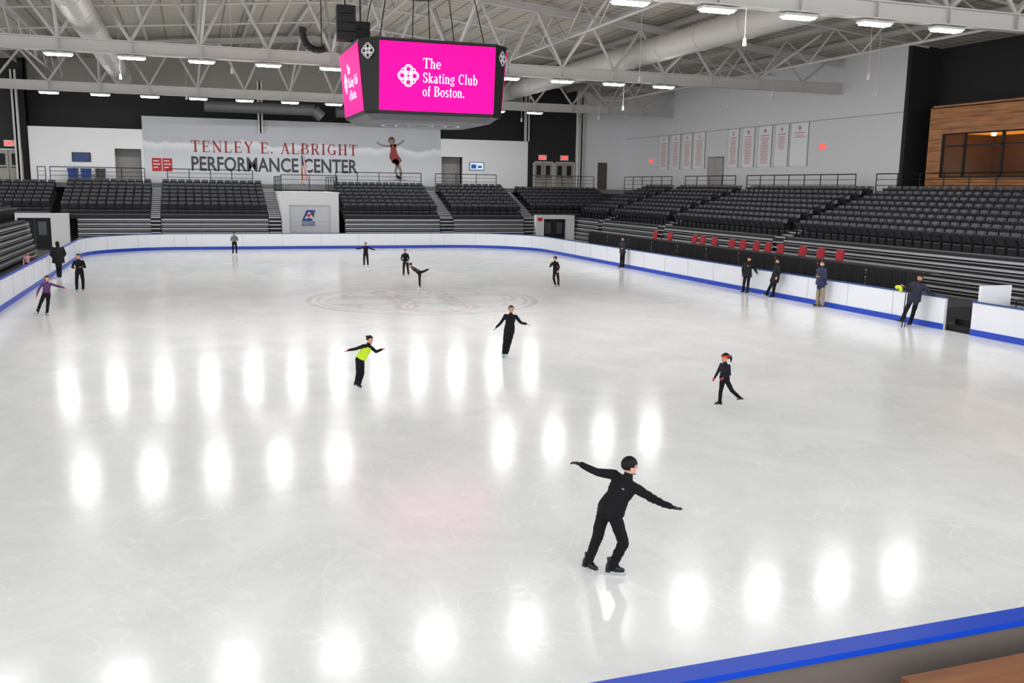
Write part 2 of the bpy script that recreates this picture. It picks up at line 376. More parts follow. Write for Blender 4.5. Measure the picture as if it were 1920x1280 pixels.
def serif(mb,s,o,ux,uz,hgt,width=None,sp=.06,mi=0,kx=None):
    tot=swidth(s,sp)
    if kx is None: kx=hgt if width is None else width/tot
    o=V(o);ux=V(ux);uz=V(uz); x=0
    pt=lambda a,c:o+ux*(a*kx)+uz*(c*hgt)
    def quad(ax,ay,bx,by,w):
        d=V((bx-ax,by-ay));
        if d.length<1e-6:return
        d.normalize(); n_=V((-d.y,d.x))*w/2
        mb.add([pt(ax+n_.x,ay+n_.y),pt(ax-n_.x,ay-n_.y),pt(bx-n_.x,by-n_.y),pt(bx+n_.x,by+n_.y)],[(0,1,2,3)],mi)
    for c in s:
        w,els=G[c]
        for e in els:
            if e[0]=='l': quad(x+e[1],e[2],x+e[3],e[4],e[5])
            elif e[0]=='s': quad(x+e[1]-e[3],e[2]+(.03 if e[2]==0 else -.03),x+e[1]+e[3],e[2]+(.03 if e[2]==0 else -.03),.06)
            else:
                _,cx,cy,rx,ry,a0,a1=e; k=max(6,int(abs(a1-a0)/18)); thick=.16 if c.isupper() else .12
                pr=None
                for i in range(k+1):
                    a=math.radians(a0+(a1-a0)*i/k); ww=.05+(thick-.05)*abs(math.cos(a))
                    p_=(V((x+cx+(rx+ww/2)*math.cos(a),cy+(ry+.03)*math.sin(a))),V((x+cx+(rx-ww/2)*math.cos(a),cy+(ry-.03)*math.sin(a))))
                    if pr: mb.add([pt(*pr[0]),pt(*p_[0]),pt(*p_[1]),pt(*pr[1])],[(0,1,2,3)],mi)
                    pr=p_
        x+=w+sp
    return x*kx
def sans(mb,s,o,ux,uz,hgt,width=None,bold=.0,mi=0):
    c=bpy.data.curves.new('t','FONT'); c.body=s; c.size=1; c.offset=bold; c.resolution_u=3
    ob=bpy.data.objects.new('t',c); COL.objects.link(ob)
    dg=bpy.context.evaluated_depsgraph_get(); me=bpy.data.meshes.new_from_object(ob.evaluated_get(dg))
    vs=[v.co.copy() for v in me.vertices]; fs=[tuple(p.vertices) for p in me.polygons]
    x0=min(v.x for v in vs);x1=max(v.x for v in vs);y0=min(v.y for v in vs);y1=max(v.y for v in vs)
    kz=hgt/(y1-y0); kx=kz if width is None else width/(x1-x0)
    o=V(o);ux=V(ux);uz=V(uz)
    mb.add([o+ux*((v.x-x0)*kx)+uz*((v.y-y0)*kz) for v in vs],fs,mi)
    bpy.data.objects.remove(ob); bpy.data.curves.remove(c); bpy.data.meshes.remove(me)
    return (x1-x0)*kx
def ring2(mb,o,ux,uz,cx,cz,r,w,mi=0,n=28):
    o=V(o);ux=V(ux);uz=V(uz); vs=[]
    for i in range(n):
        a=2*math.pi*i/n
        for rr in(r-w/2,r+w/2): vs.append(o+ux*(cx+rr*math.cos(a))+uz*(cz+rr*math.sin(a)))
    mb.add(vs,[(2*i,2*i+1,(2*i+3)%(2*n),(2*i+2)%(2*n)) for i in range(n)],mi)
def emblem(mb,o,ux,uz,R,mi=0):
    for k in range(4):
        a=k*math.pi/2; c,s=math.cos(a),math.sin(a)
        ring2(mb,o,ux,uz,.56*R*c,.56*R*s,.38*R,.07*R,mi); ring2(mb,o,ux,uz,.56*R*c,.56*R*s,.24*R,.05*R,mi)
        a+=math.pi/4; c,s=math.cos(a),math.sin(a)
        ring2(mb,o,ux,uz,.6*R*c,.6*R*s,.22*R,.07*R,mi)
    ring2(mb,o,ux,uz,0,0,.34*R,.07*R,mi); ring2(mb,o,ux,uz,0,0,.16*R,.07*R,mi)
def flat(mb,pts,o,ux,uz,mi=0):
    o=V(o);ux=V(ux);uz=V(uz); mb.add([o+ux*a+uz*c for a,c in pts],[tuple(range(len(pts)))],mi)

# ------------------------------------------------------------------ scoreboard
M_pink=mat('led_pink',hx(200,0,110),.6,var=0,emit=hx(248,0,138),es=.92,spec=.1)
M_w_em=mat('led_white',(1,1,1),.4,emit=(1,1,1),es=.9)
M_wprint=mat('white_print',hx(225,225,225),.5)
sc=empty('scoreboard',(8.65,36.2,7.0),'hanging four sided video scoreboard with magenta screens and black corners','scoreboard')
cx,cy=8.65,36.2; hf=2.18; hh=2.8
def octo(h,f,z,dz=0):
    return [(cx-f,cy-h,z),(cx+f,cy-h,z),(cx+h,cy-f,z),(cx+h,cy+f,z),(cx+f,cy+h,z),(cx-f,cy+h,z),(cx-h,cy+f,z),(cx-h,cy-f,z)]
b=MB(); b.loft([octo(hh,hf,9.66),octo(hh-.0,hf,9.62),octo(hh-.03,hf,9.55),octo(hh-.2,hf-.02,7.15),octo(hh-.22,hf-.04,7.05)][::-1])
b.obj('scoreboard_housing',M_blackmetal,sc)
b=MB(); b.loft([octo(hh-.3,hf-.1,7.05),octo(hh-.55,hf-.3,6.85),octo(hh-.9,hf-.5,6.82)][::-1]); b.obj('lower_skirt',mat('skirt_grey',hx(78,78,82),.5),sc)
b=MB()
for r in(.5,1.0,1.5): ring2(b,(cx,cy,6.805),(1,0,0),(0,1,0),0,0,r,.09)
b.obj('underside_emblem',mat('emblem_dark',hx(220,220,225),.5),sc)
def screen(nrm,ux):
    nrm=V(nrm);ux=V(ux); base=V((cx,cy,0))
    dt=hh+.012; db=hh-.2+.012; zt,zb=9.55,7.15
    uz=((nrm*dt+V((0,0,zt)))-(nrm*db+V((0,0,zb)))).normalized()
    o=base+nrm*db+V((0,0,zb)); H=2.4
    b=MB(); f=hf-.03
    flat(b,[(-f,.02),(f,.02),(f,H),(-f,H)],o,ux,uz); scr=b.obj('led_screen',M_pink,sc)
    o2=o+nrm*.012
    for s,z,w in(('The',1.53,.66),('Skating Club',1.03,2.06),('of Boston.',.56,1.58)):
        b=MB(); serif(b,s,o2+ux*-.57+uz*z,ux,uz,.35,width=w); b.obj('screen_lettering',M_w_em,scr)
    b=MB(); emblem(b,o2+ux*-1.1+uz*1.24,ux,uz,.4); b.obj('screen_emblem',M_w_em,scr)
    for c_ in scr.children: c_.matrix_parent_inverse=Matrix.Identity(4)
screen((0,-1,0),(1,0,0)); screen((-1,0,0),(0,-1,0)); screen((1,0,0),(0,1,0)); screen((0,1,0),(-1,0,0))
for sx in(-1,1):
    nrm=V((sx,-1,0)).normalized(); ux=V((1,sx,0)).normalized()
    c=V((cx+sx*(hh+hf)/2,cy-(hh+hf)/2,9.2))+nrm*.04
    b=MB(); emblem(b,c,ux,(0,0,1),.28); b.obj('corner_emblem',M_wprint,sc)
b=MB()
for x,y in((-2,-2),(2,-2),(2,2),(-2,2),(0,-1.5),(0,1.5)): b.cyl((cx+x,cy+y,9.6),(cx+x*.5,cy+y*.5,14.9),.02,n=5)
b.obj('suspension_cable',M_blackmetal,sc)
b=MB(); b.box(cx-1.2,cx+1.2,cy-1.2,cy+1.2,13.9,14.2); b.cyl((cx,cy,11.6),(cx,cy,12.1),.6,n=20); b.cyl((cx,cy,12.1),(cx,cy,14.95),.06); b.obj('hoist',M_blackmetal,sc)
for i,(x,y) in enumerate(((5.75,36.2),(6.9,39.5))):
    b=MB()
    for k in range(4):
        z=9.85+k*.32; b.add([(x-.35,y-.3,z),(x+.35,y-.3,z),(x+.3,y+.3,z),(x-.3,y+.3,z),(x-.35,y-.3,z+.29),(x+.35,y-.3,z+.29),(x+.3,y+.3,z+.29),(x-.3,y+.3,z+.29)],[(0,3,2,1),(4,5,6,7),(0,1,5,4),(1,2,6,5),(2,3,7,6),(3,0,4,7)])
    b.cyl((x,y,9.9),(x,y,14.8),.03); b.obj('line_array_speaker',M_blackmetal,label='black stacked loudspeaker array hung above the scoreboard',cat='loudspeaker',group='hung loudspeakers')
b=MB(); 
for k in range(8):
    a0=math.pi*.9+k*.3;a1=a0+.3
    b.cyl((4.75+.55*math.cos(a0),36.5,10.1+.6*math.sin(a0)),(4.75+.55*math.cos(a1),36.5,10.1+.6*math.sin(a1)),.13,n=8)
b.cyl((4.9,36.5,9.6),(4.9,36.5,14.7),.02); b.obj('cable_loop',M_blackmetal,label='thick black cable bundle looped beside scoreboard',cat='cable')

# ------------------------------------------------------------------ banner etc on back wall
def banner_mat():
    m=bpy.data.materials.new('banner_print'); m.use_nodes=True; nt=m.node_tree;N=nt.nodes;b_=N['Principled BSDF'];b_.inputs['Roughness'].default_value=.6
    tc=N.new('ShaderNodeTexCoord'); sp=N.new('ShaderNodeSeparateXYZ'); nt.links.new(tc.outputs['Object'],sp.inputs[0])
    cb=N.new('ShaderNodeCombineXYZ'); nt.links.new(sp.outputs[0],cb.inputs[0])
    nz=N.new('ShaderNodeTexNoise'); nz.inputs['Scale'].default_value=.35; nz.inputs['Detail'].default_value=6; nt.links.new(cb.outputs[0],nz.inputs['Vector'])
    mm=N.new('ShaderNodeMath'); mm.operation='MULTIPLY_ADD'; mm.inputs[1].default_value=-2.2; nt.links.new(nz.outputs['Fac'],mm.inputs[0]); nt.links.new(sp.outputs[2],mm.inputs[2])
    r=N.new('ShaderNodeValToRGB'); r.color_ramp.elements.remove(r.color_ramp.elements[1])
    mr=N.new('ShaderNodeMapRange'); mr.inputs['From Min'].default_value=3.0; mr.inputs['From Max'].default_value=8.6; nt.links.new(mm.outputs[0],mr.inputs['Value'])
    nt.links.new(mr.outputs[0],r.inputs['Fac'])
    cr=r.color_ramp; cr.elements[0].color=(*hx(170,175,182),1); cr.elements[0].position=0
    for p,c in((.25,(198,201,206)),(.5,(188,192,198)),(.6,(212,214,218)),(.64,(170,174,180)),(1,(182,184,188))):
        e_=cr.elements.new(p); e_.color=(*hx(*c),1)
    nt.links.new(r.outputs['Color'],b_.inputs['Base Color']); return m
wb=empty('wall_banner',(8.5,YB-.05,ZD),'huge grey printed banner naming the performance center with skater photo','banner')
b=MB(); b.box(-3.35,20.4,YB-.08,YB-.001,ZD+.05,9.52); b.obj('banner_sheet',banner_mat(),wb)
yy=YB-.1; MT=mat('dark_red_print',hx(150,26,28),.6); k_=13.1/swidth('TENLEY E. ALBRIGHT',.16); x_=.15
for w_ in('TENLEY','E.','ALBRIGHT'):
    b=MB(); serif(b,w_,(x_,yy,6.9),(1,0,0),(0,0,1),.88,sp=.16,kx=k_); b.obj('banner_title',MT,wb); x_+=(swidth(w_,.16)+.16+G[' '][0]+.16)*k_
b=MB(); sans(b,'PERFORMANCE CENTER',(.15,yy,5.42),(1,0,0),(0,0,1),1.15,width=13.1,bold=.02); b.obj('banner_subtitle',mat('slate_print',hx(52,56,64),.6),wb)
b=MB(); o=(16.3,yy,5.25); ux=(.92,0,0);uz=(0,0,.92)
def lim(pts,mi):
    for (x0,z0,w0),(x1,z1,w1) in zip(pts,pts[1:]):
        d=V((x1-x0,z1-z0)).normalized(); n_=V((-d.y,d.x))
        flat(b,[(x0+n_.x*w0,z0+n_.y*w0),(x0-n_.x*w0,z0-n_.y*w0),(x1-n_.x*w1,z1-n_.y*w1),(x1+n_.x*w1,z1+n_.y*w1)],o,ux,uz,mi)
lim([(-.15,2.75,.12),(-.8,2.7,.09),(-1.35,2.9,.07),(-1.5,3.05,.09)],0)
lim([(.05,2.75,.12),(.6,2.95,.09),(1.0,3.3,.08)],0)
lim([(.0,1.5,.18),(.35,1.0,.14),(.15,.45,.1),(.35,.1,.09)],0)
lim([(.2,1.55,.18),(.55,.9,.14),(.75,.2,.09),(.5,-.1,.08)],0)
flat(b,[(-.28,2.9),(-.25,2.3),(-.4,1.75),(-.1,1.2),(.45,1.1),(.8,1.45),(.4,2.0),(.28,2.4),(.28,2.9)],o,ux,uz,1)
flat(b,[(-.16+.3*math.cos(k*.52),3.22+.34*math.sin(k*.52)) for k in range(12)],(o[0],o[1]-.005,o[2]),ux,uz,2)
flat(b,[(-.18+.2*math.cos(k*.52),3.12+.25*math.sin(k*.52)) for k in range(12)],(o[0],o[1]-.01,o[2]),ux,uz,0)
lim([(.2,.05,.1),(.55,-.05,.1)],2); lim([(.3,-.12,.1),(.8,-.15,.08)],2); lim([(0,-.3,.02),(1.2,-.3,.02)],2)
b.obj('printed_skater',[mat('print_skin_grey',hx(128,110,104),.6),mat('print_red_dress',hx(128,44,38),.6),mat('print_dark',hx(44,40,42),.6)],wb)
for x in(-2.75,-1.98):
    b=MB(); b.box(x,x+.7,yy-.01,yy,5.35,6.35)
    for z,w in((6.1,.4),(5.85,.5),(5.6,.35)): b.box(x+.1,x+.1+w,yy-.015,yy-.009,z,z+.07,1)
    b.obj('red_sponsor_panel',[mat('red_print',hx(175,26,34),.6),M_wprint],wb)
def exit_sign(p,ux,nrm):
    p=V(p);ux=V(ux);nrm=V(nrm)
    e=empty('exit_sign',tuple(p),'small illuminated exit sign with red letters above a door','exit sign',group='exit signs')
    b=MB(); q=p; w,h=.38,.22
    c=[q-ux*w-V((0,0,h)),q+ux*w-V((0,0,h)),q+ux*w+V((0,0,h)),q-ux*w+V((0,0,h))]
    b.add([x for x in c]+[x+nrm*.08 for x in c],[(0,1,2,3),(4,7,6,5),(0,4,5,1),(1,5,6,2),(2,6,7,3),(3,7,4,0)]); b.obj('sign_box',M_wprint,e)
    b=MB(); sans(b,'EXIT',q+nrm*.09-ux*.33-V((0,0,.16)),ux,(0,0,1),.32,width=.66,bold=.03); b.obj('sign_letters',M_exit,e)
for x,z in((29.9,7.15),(32.0,7.15)): exit_sign((x,YB+.3,z),(1,0,0),(0,-1,0))
exit_sign((-12.6,YB+.3,7.2),(1,0,0),(0,-1,0)); exit_sign((XW,49.8,7.3),(0,-1,0),(-1,0,0)); exit_sign((XW,73,6.9),(0,-1,0),(-1,0,0))
def door(name,x0,x1,z0,z1,leaf,m=M_door):
    e=link(name,None,None,loc=((x0+x1)/2,YB+.2,z0),kind='structure',label='grey metal double door in end wall',cat='door')
    w=(x1-x0)/leaf
    b=MB(); b.box(x0-.1,x0,YB+.1,YB+.3,z0,z1+.1); b.box(x1,x1+.1,YB+.1,YB+.3,z0,z1+.1); b.box(x0-.1,x1+.1,YB+.1,YB+.3,z1,z1+.1); b.obj('door_frame',M_steel,e)
    for i in range(leaf):
        b=MB(); b.box(x0+i*w+.02,x0+(i+1)*w-.02,YB+.2,YB+.28,z0,z1); b.box(x0+i*w+w*.25,x0+i*w+w*.75,YB+.19,YB+.2,z0+1.2,z1-.25,1); b.box(x0+i*w+.15,x0+(i+1)*w-.15,YB+.15,YB+.18,z0+1.0,z0+1.06,1)
        b.obj('door_leaf',[m,M_dark],e)
M_tan=mat('taupe_door',hx(150,146,138),.5)
door('door_1',29.1,30.85,ZD,6.7,2,M_tan); door('door_2',31.1,32.9,ZD,6.7,2,M_tan); door('door_3',-13.6,-11.9,ZD,6.7,2,M_tan)
b=MB(); b.box(35.2,36.1,YB-.06,YB,ZD,6.8); b.box(35.15,36.15,YB-.03,YB,ZD,6.85,1); b.obj('door_4',[mat('brown_door',hx(80,70,66),.5),M_steel],kind='structure')
b=MB(); b.box(XW-.06,XW,61.5,63.6,ZD,6.9); b.box(XW-.04,XW,61.4,63.7,ZD,7.0,1); b.box(XW-.07,XW-.06,62.54,62.56,ZD,6.9,1); b.obj('door_5',[mat('light_door',hx(170,168,165),.5),M_grey],kind='structure')
b=MB(); b.box(-8.4,-7.1,YB-.08,YB-.001,5.95,6.65); b.box(-8.33,-7.17,YB-.09,YB-.08,6.0,6.6,1)
b.obj('wall_screen',[M_blackmetal,mat('blue_screen',hx(20,50,95),.4,emit=hx(20,50,95),es=.2)],label='dark blue framed panel mounted on white end wall',cat='screen')
b=MB(); b.box(23.0,24.3,YB-.08,YB-.001,5.9,6.6); b.box(23.05,24.25,YB-.09,YB-.08,5.95,6.55,1); b.box(23.15,23.6,YB-.1,YB-.09,6.05,6.4,2); b.box(23.75,24.1,YB-.1,YB-.09,6.1,6.3,2)
b.obj('wall_screen',[M_blackmetal,mat('light_screen',hx(190,215,235),.4,emit=hx(190,215,235),es=.6),mat('scr_blue',hx(40,90,170),.4)],label='lit television screen mounted on white end wall',cat='screen')
M_hb=mat('honour_board',hx(236,236,238),.6,var=.01); M_rl=mat('faint_red_lettering',hx(190,110,115),.6)
for k,(ya,yb) in enumerate(((71.7,70.1),(69.6,68.1),(67.7,66.2),(65.9,64.2),(60.9,59.5),(59,57.5),(57,55.4),(55,53.5),(53.2,51.4))):
    e=empty('honour_banner',(XW-.01,(ya+yb)/2,6.15),'tall white wall banner with red emblem and columns of names','wall banner',group='honour banners')
    b=MB(); b.box(XW-.06,XW-.001,yb,ya,6.15,8.9); b.box(XW-.065,XW-.001,yb-.04,yb,6.12,8.93,1); b.box(XW-.065,XW-.001,ya,ya+.04,6.12,8.93,1); b.obj('banner_panel',[M_hb,mat('banner_edge',hx(150,150,152),.6)],e)
    b=MB(); o=V((XW-.07,(ya+yb)/2,8.6)); emblem(b,o,(0,-1,0),(0,0,1),.16)
    w=(ya-yb); rr=random.Random(k)
    b.box(XW-.068,XW-.062,(ya+yb)/2-w*.3,(ya+yb)/2+w*.3,8.26,8.31)
    z=8.1
    while z>(6.4 if k<7 else 7.3 if k==7 else 7.9):
        l=w*(.2+.14*rr.random()); b.box(XW-.068,XW-.062,(ya+yb)/2-l,(ya+yb)/2+l,z,z+.035); z-=.1
    b.obj('banner_lettering',M_rl,e)

# ------------------------------------------------------------------ lounge box with wood
def wood_mat(name,c1,c2,sc_=(1,.4,5)):
    m=bpy.data.materials.new(name); m.use_nodes=True; nt=m.node_tree;N=nt.nodes;b_=N['Principled BSDF'];b_.inputs['Roughness'].default_value=.5
    tc=N.new('ShaderNodeTexCoord'); mp=N.new('ShaderNodeMapping'); mp.inputs['Scale'].default_value=sc_; nt.links.new(tc.outputs['Object'],mp.inputs['Vector'])
    nz=N.new('ShaderNodeTexNoise'); nz.inputs['Scale'].default_value=1.5; nz.inputs['Detail'].default_value=6; nt.links.new(mp.outputs[0],nz.inputs['Vector'])
    r=N.new('ShaderNodeValToRGB'); r.color_ramp.elements[0].position=.3; r.color_ramp.elements[1].position=.7
    r.color_ramp.elements[0].color=(*c1,1); r.color_ramp.elements[1].color=(*c2,1)
    nt.links.new(nz.outputs['Fac'],r.inputs['Fac']); nt.links.new(r.outputs['Color'],b_.inputs['Base Color']); return m
M_wood=wood_mat('oak_cladding',hx(138,84,42),hx(190,130,76))
b=MB(); X=XW
b.box(X,X+.15,25,40.8,7.6,9.0); b.box(X,X+.15,25,40.8,4.5,5.35); b.box(X,X+.15,39.9,40.8,5.35,7.6); b.box(X,40,40.8,40.95,4.5,9.0); b.box(X,40.3,25,40.8,8.95,9.1)
b.obj('wall_lounge',M_wood,kind='structure',label='warm oak clad wall around lounge window')
b=MB()
for k in range(1,8): b.box(X-.012,X,25,40.8,4.5+k*.56,4.5+k*.56+.02) if not(5.35<4.5+k*.56<7.6) else b.box(X-.012,X,39.9,40.8,4.5+k*.56,4.5+k*.56+.02)
b.obj('trim_2',mat('wood_joint',hx(84,54,32),.6),kind='structure')
b=MB()
for y in(39.9,38.4,36.0,33.4,30.8): b.box(X-.02,X+.1,y-.06,y+.06,5.35,7.6)
for z in(5.35,6.95,7.58): b.box(X-.02,X+.1,30,39.9,z-.04,z+.04)
b.obj('window_1',M_blackmetal,kind='structure')
b=MB(); b.box(42.2,42.3,25,40.8,4.5,7.7); b.box(X+.15,42.3,40.6,40.7,4.5,7.7); b.obj('wall_lounge_inner',mat('lounge_wall',hx(92,72,56),.7),kind='structure')
b=MB(); b.box(X+.15,42.3,25,40.7,7.7,7.8); b.obj('ceiling_lounge',mat('lounge_ceiling_glow',hx(180,110,45),.6,emit=hx(255,150,40),es=.75),kind='structure')  # warm glow of the lounge lights put into the ceiling as emission and orange colour
for y,z in((37.6,6.1),(33.9,6.0)):
    b=MB(); b.box(42.1,42.2,y-.35,y+.35,z-.45,z+.45); b.box(42.08,42.1,y-.28,y+.28,z-.38,z+.38,1); b.box(42.07,42.08,y-.14,y+.14,z-.2,z+.2,2)
    b.obj('picture_frame',[M_blackmetal,M_wprint,M_grey],label='small framed picture hung on lounge wall',cat='picture',group='lounge pictures')
for y in(39,36.5,34,31.5):
    b=MB(); b.cyl((40.5,y,7.55),(40.5,y,7.7),.1,.14,n=12); b.obj('downlight',mat('warm_lamp',(1,.8,.5),.4,emit=(1,.65,.3),es=15),label='small warm recessed lamp in lounge ceiling',cat='ceiling lamp',group='lounge downlights')

# ------------------------------------------------------------------ seating
def slab(b,p,q,hw,th,mi=0):
    p=V(p);q=V(q); d=(q-p).normalized(); n_=V((0,-d.z,d.y))
    rings=[]
    for f,dep in((-1,.03),(-.5,.0),(.5,0),(1,.03)):
        x=hw*f; o=n_*dep*-1
        rings.append([V((x,0,0))+p+o,V((x,0,0))+q+o,V((x,0,0))+q+o+n_*th,V((x,0,0))+p+o+n_*th])
    b.loft(rings,mi)
bk=MB(); slab(bk,(0,.12,.42),(0,.22,.86),.235,.035)
pn=MB(); slab(pn,(0,.08,.43),(0,-.13,.74),.215,.06)
ar=MB()
for s in(-1,1): ar.box(s*.25-.02,s*.25+.02,-.1,.16,.62,.655); ar.box(s*.25-.015,s*.25+.015,.02,.1,.0,.63)
ar.box(-.25,.25,.04,.09,.36,.42)
me_b=bk.mesh('backrest',[M_seat]);me_p=pn.mesh('seat_pan',[M_seat]);me_a=ar.mesh('armrest_frame',[M_blackmetal])
Rm=np.array([[.9454,-.3257,.0140],[.0409,.1609,.9862],[.3236,.9317,-.1654]])
def proj(p):
    r=Rm@(np.array(p)-np.array([0,0,4.5])); return (960+1725*r[0]/r[2],640-1725*r[1]/r[2],r[2])
seats=[]
RISE=.26; DEP=.78
M_nose=mat('dim_nosing',hx(92,94,98),.5)
def section(axis,front,a0,a1,z0,nrow,label,stack=True,seatsp=.53,stack_rng=None,dep=DEP,rise=RISE):
    mid=(a0+a1)/2
    def bx(b,d0,d1,s0,s1,zz0,zz1,mi=0):
        if axis=='y': b.box(s0,s1,front+d0,front+d1,zz0,zz1,mi)
        elif axis=='x': b.box(front+d0,front+d1,s0,s1,zz0,zz1,mi)
        else: b.box(front-d1,front-d0,s0,s1,zz0,zz1,mi)
    loc=(mid,front,0) if axis=='y' else (front,mid,0)
    e=empty('bleacher',loc,label,'bleacher',group='telescopic seating sections')
    for i in range(nrow):
        b=MB(); bx(b,i*dep,(i+1)*dep+.02,a0,a1,z0+i*rise-.3,z0+i*rise,0); bx(b,i*dep-.02,i*dep+.03,a0,a1,z0+i*rise-.05,z0+i*rise+.012,1)
        b.obj('row_platform',[M_plat,M_nose],e)
        k=int((a1-a0)/seatsp); st=(a1-a0)/k
        for j in range(k):
            s=a0+(j+.5)*st; d=i*dep+.48
            p=(s,front+d,z0+i*rise) if axis=='y' else ((front+d,s,z0+i*rise) if axis=='x' else (front-d,s,z0+i*rise))
            seats.append((p,0 if axis=='y' else (-math.pi/2 if axis=='x' else math.pi/2)))
    if stack:
        s0,s1=stack_rng or (a0,a1)
        n_=6; 
        for i in range(n_):
            z=.42+i*.31; d=-.55+i*.07
            b=MB(); bx(b,d,d+.34,s0,s1,z-.055,z,0); bx(b,d-.015,d+.02,s0,s1,z-.085,z+.01,1); bx(b,d+.12,d+.5,s0,s1,z-.31,z-.14,2)
            bx(b,d+.05,d+.12,s0,s1,z-.2,z-.165,1)
            b.obj('retracted_bench',[M_bench,M_alu,M_plat],e)
        b=MB(); bx(b,-.1,.25,s0,s1,-.06,z0-.3,0); b.obj('understructure',M_dark,e)
    else:
        b=MB(); bx(b,.1,.4,a0,a1,-.06,z0-.3,0); b.obj('understructure',M_dark,e)
    return e
def aisle(axis,front,a0,a1,z0,nrow,dep=DEP,rise=RISE,low=True):
    b=MB()
    def bx(d0,d1,s0,s1,zz0,zz1,mi=0):
        if axis=='y': b.box(s0,s1,front+d0,front+d1,zz0,zz1,mi)
        else: b.box(front+d0,front+d1,s0,s1,zz0,zz1,mi)
    for i in range(nrow*2+1):
        z=z0+(i-.5)*rise/2-.05; bx(i*dep/2,(i+1)*dep/2+.02,a0,a1,z-.4,z+.05); bx(i*dep/2-.02,i*dep/2+.06,a0,a1,z-.0,z+.062,1)
    if low:
        for i in range(8):
            z=.3+i*.26; bx(-.85+i*.11,.0,a0,a1,z-.05,z,0); bx(-.87+i*.11,-.8+i*.11,a0,a1,z-.06,z+.01,1)
        bx(-.05,.1,a0,a1,-.06,z0-.1)
    b.obj('aisle_stairs',[M_plat,M_alu],label='dark aisle steps with bright aluminium tread edges between seat blocks',cat='stairs',group='aisle stairs')
ZF=2.3
section('y',69,-8.4,-2.7,ZF,7,'charcoal seat block over retracted benches in front of banner wall',stack_rng=(-7.3,-2.7))
section('y',69,-2.0,5.2,ZF,7,'charcoal seat block beside the white tunnel, retracted benches below')
section('y',69,10.7,17.9,ZF,7,'charcoal seat block below the large banner, retracted benches below')
section('y',69,19.0,24.7,ZF,7,'charcoal seat block below the television wall, retracted benches below')
section('y',70.3,26.0,33.6,ZF+.1,6,'corner seat block above the white doorway housing',stack=False)
section('y',70.3,-16,-9.2,ZF+.1,6,'corner seat block above the white doorway with black doors',stack=False)
section('x',29.4,20.5,41.0,2.15,8,'wide charcoal seat block below the wood clad lounge',seatsp=.54)
section('x',29.4,42.0,54.0,2.15,8,'charcoal seat block along the white side wall',seatsp=.54)
section('x',29.4,55.0,63.6,2.15,8,'charcoal seat block below tall honour banners',seatsp=.54)
section('x',29.4,64.5,69.3,2.15,8,'short charcoal seat block next to the corner',seatsp=.54)
section('X',-9.4,44,61.5,2.15,3,'side seat block end with retracted benches near black doors')
for x0,x1 in((-2.68,-2.05),(5.25,6.1),(17.95,18.95),(24.75,25.6)): aisle('y',69,x0,x1,ZF,7)
for x0,x1 in((41.05,41.95),(54.05,54.95),(63.65,64.45)): aisle('x',29.4,x0,x1,2.15,8)
vis=[]
for p,r in seats:
    u,v,t=proj((p[0],p[1],p[2]+.6))
    if t>1 and -30<u<1950: vis.append((t,p,r))
vis.sort(key=lambda s:s[0])
near=vis[:300]; rest=vis[300:]
t,p,r=near[0]
s0=empty('stadium_seat',p,'charcoal plastic tip-up stadium seat with armrests','stadium seat',group='tip-up seats in the bowl'); s0.rotation_euler=(0,0,r)
ks=[link('backrest',me_b,s0,loc=(0,0,0)),link('seat_pan',me_p,s0,loc=(0,0,0)),link('armrest_frame',me_a,s0,loc=(0,0,0))]
for t,p,r in near[1:]: copytree(s0,ks,p,r)
allb=MB(); 
for src,mi in((bk,0),(pn,0),(ar,1)): allb.add(src.v,src.f,mi)
bv=np.array(allb.v); F=allb.f; rb=MB()
VV=[];FF=[];MM=[]
for t,p,r in rest:
    c,s=math.cos(r),math.sin(r); R=np.array([[c,-s,0],[s,c,0],[0,0,1]]); o=len(VV)*len(bv)
    VV.append(bv@R.T+np.array(p)); FF+=[tuple(i+o for i in f) for f in F]; MM+=allb.m
rb.v=[tuple(x) for x in np.concatenate(VV)]; rb.f=FF; rb.m=MM
rb.obj('stadium_seats',[M_seat,M_blackmetal],kind='stuff',label='distant rows of charcoal tip-up seats filling the bowl',cat='stadium seats',group='tip-up seats in the bowl')

def railing(pts,h=1.1,label='black pipe guard railing on the upper walkway',post=1.6):
    b=MB()
    for p,q in zip(pts,pts[1:]):
        p=V(p);q=V(q);L=(q-p).length;k=max(1,round(L/post))
        for z in(h,h*.72,h*.44,.12): b.cyl(p+V((0,0,z)),q+V((0,0,z)),.03 if z==h else .016,n=6)
        for i in range(k+1):
            c=p.lerp(q,i/k); b.cyl(c,c+V((0,0,h)),.03,n=6)
    b.obj('guard_railing',M_blackmetal,label=label,cat='railing',group='guard railings')
for x0,x1 in((-9.6,-3.2),(-1.6,4.6),(11,18),(19.2,24.5),(27.5,33.5)): railing([(x0,75.2,ZD),(x1,75.2,ZD)])
railing([(-9.9,75.2,ZD),(-10.6,76.5,ZD)])
for y0,y1 in((65.5,74),(56.4,63.4),(44,55),(26,42.3)): railing([(35.9,y0,ZD),(35.9,y1,ZD)])
railing([(6.2,69.1,3.95),(10.2,69.1,3.95)],h=1.2,label='black railing on top of the white tunnel')
railing([(6.2,69.3,3.95),(6.2,75,3.95)],label='black railing beside tunnel top'); railing([(10.2,69.3,3.95),(10.2,75,3.95)],label='black railing beside tunnel top')
for y in(41.5,54.5,64): 
    b=MB(); b.cyl((31,y,3.5),(33.6,y,4.4),.025,n=6); b.cyl((31,y,2.7),(31,y,3.5),.025,n=6); b.cyl((33.6,y,3.55),(33.6,y,4.4),.025,n=6)
    b.obj('aisle_handrail',M_blackmetal,label='black handrail in the middle of aisle steps',cat='handrail',group='aisle handrails')

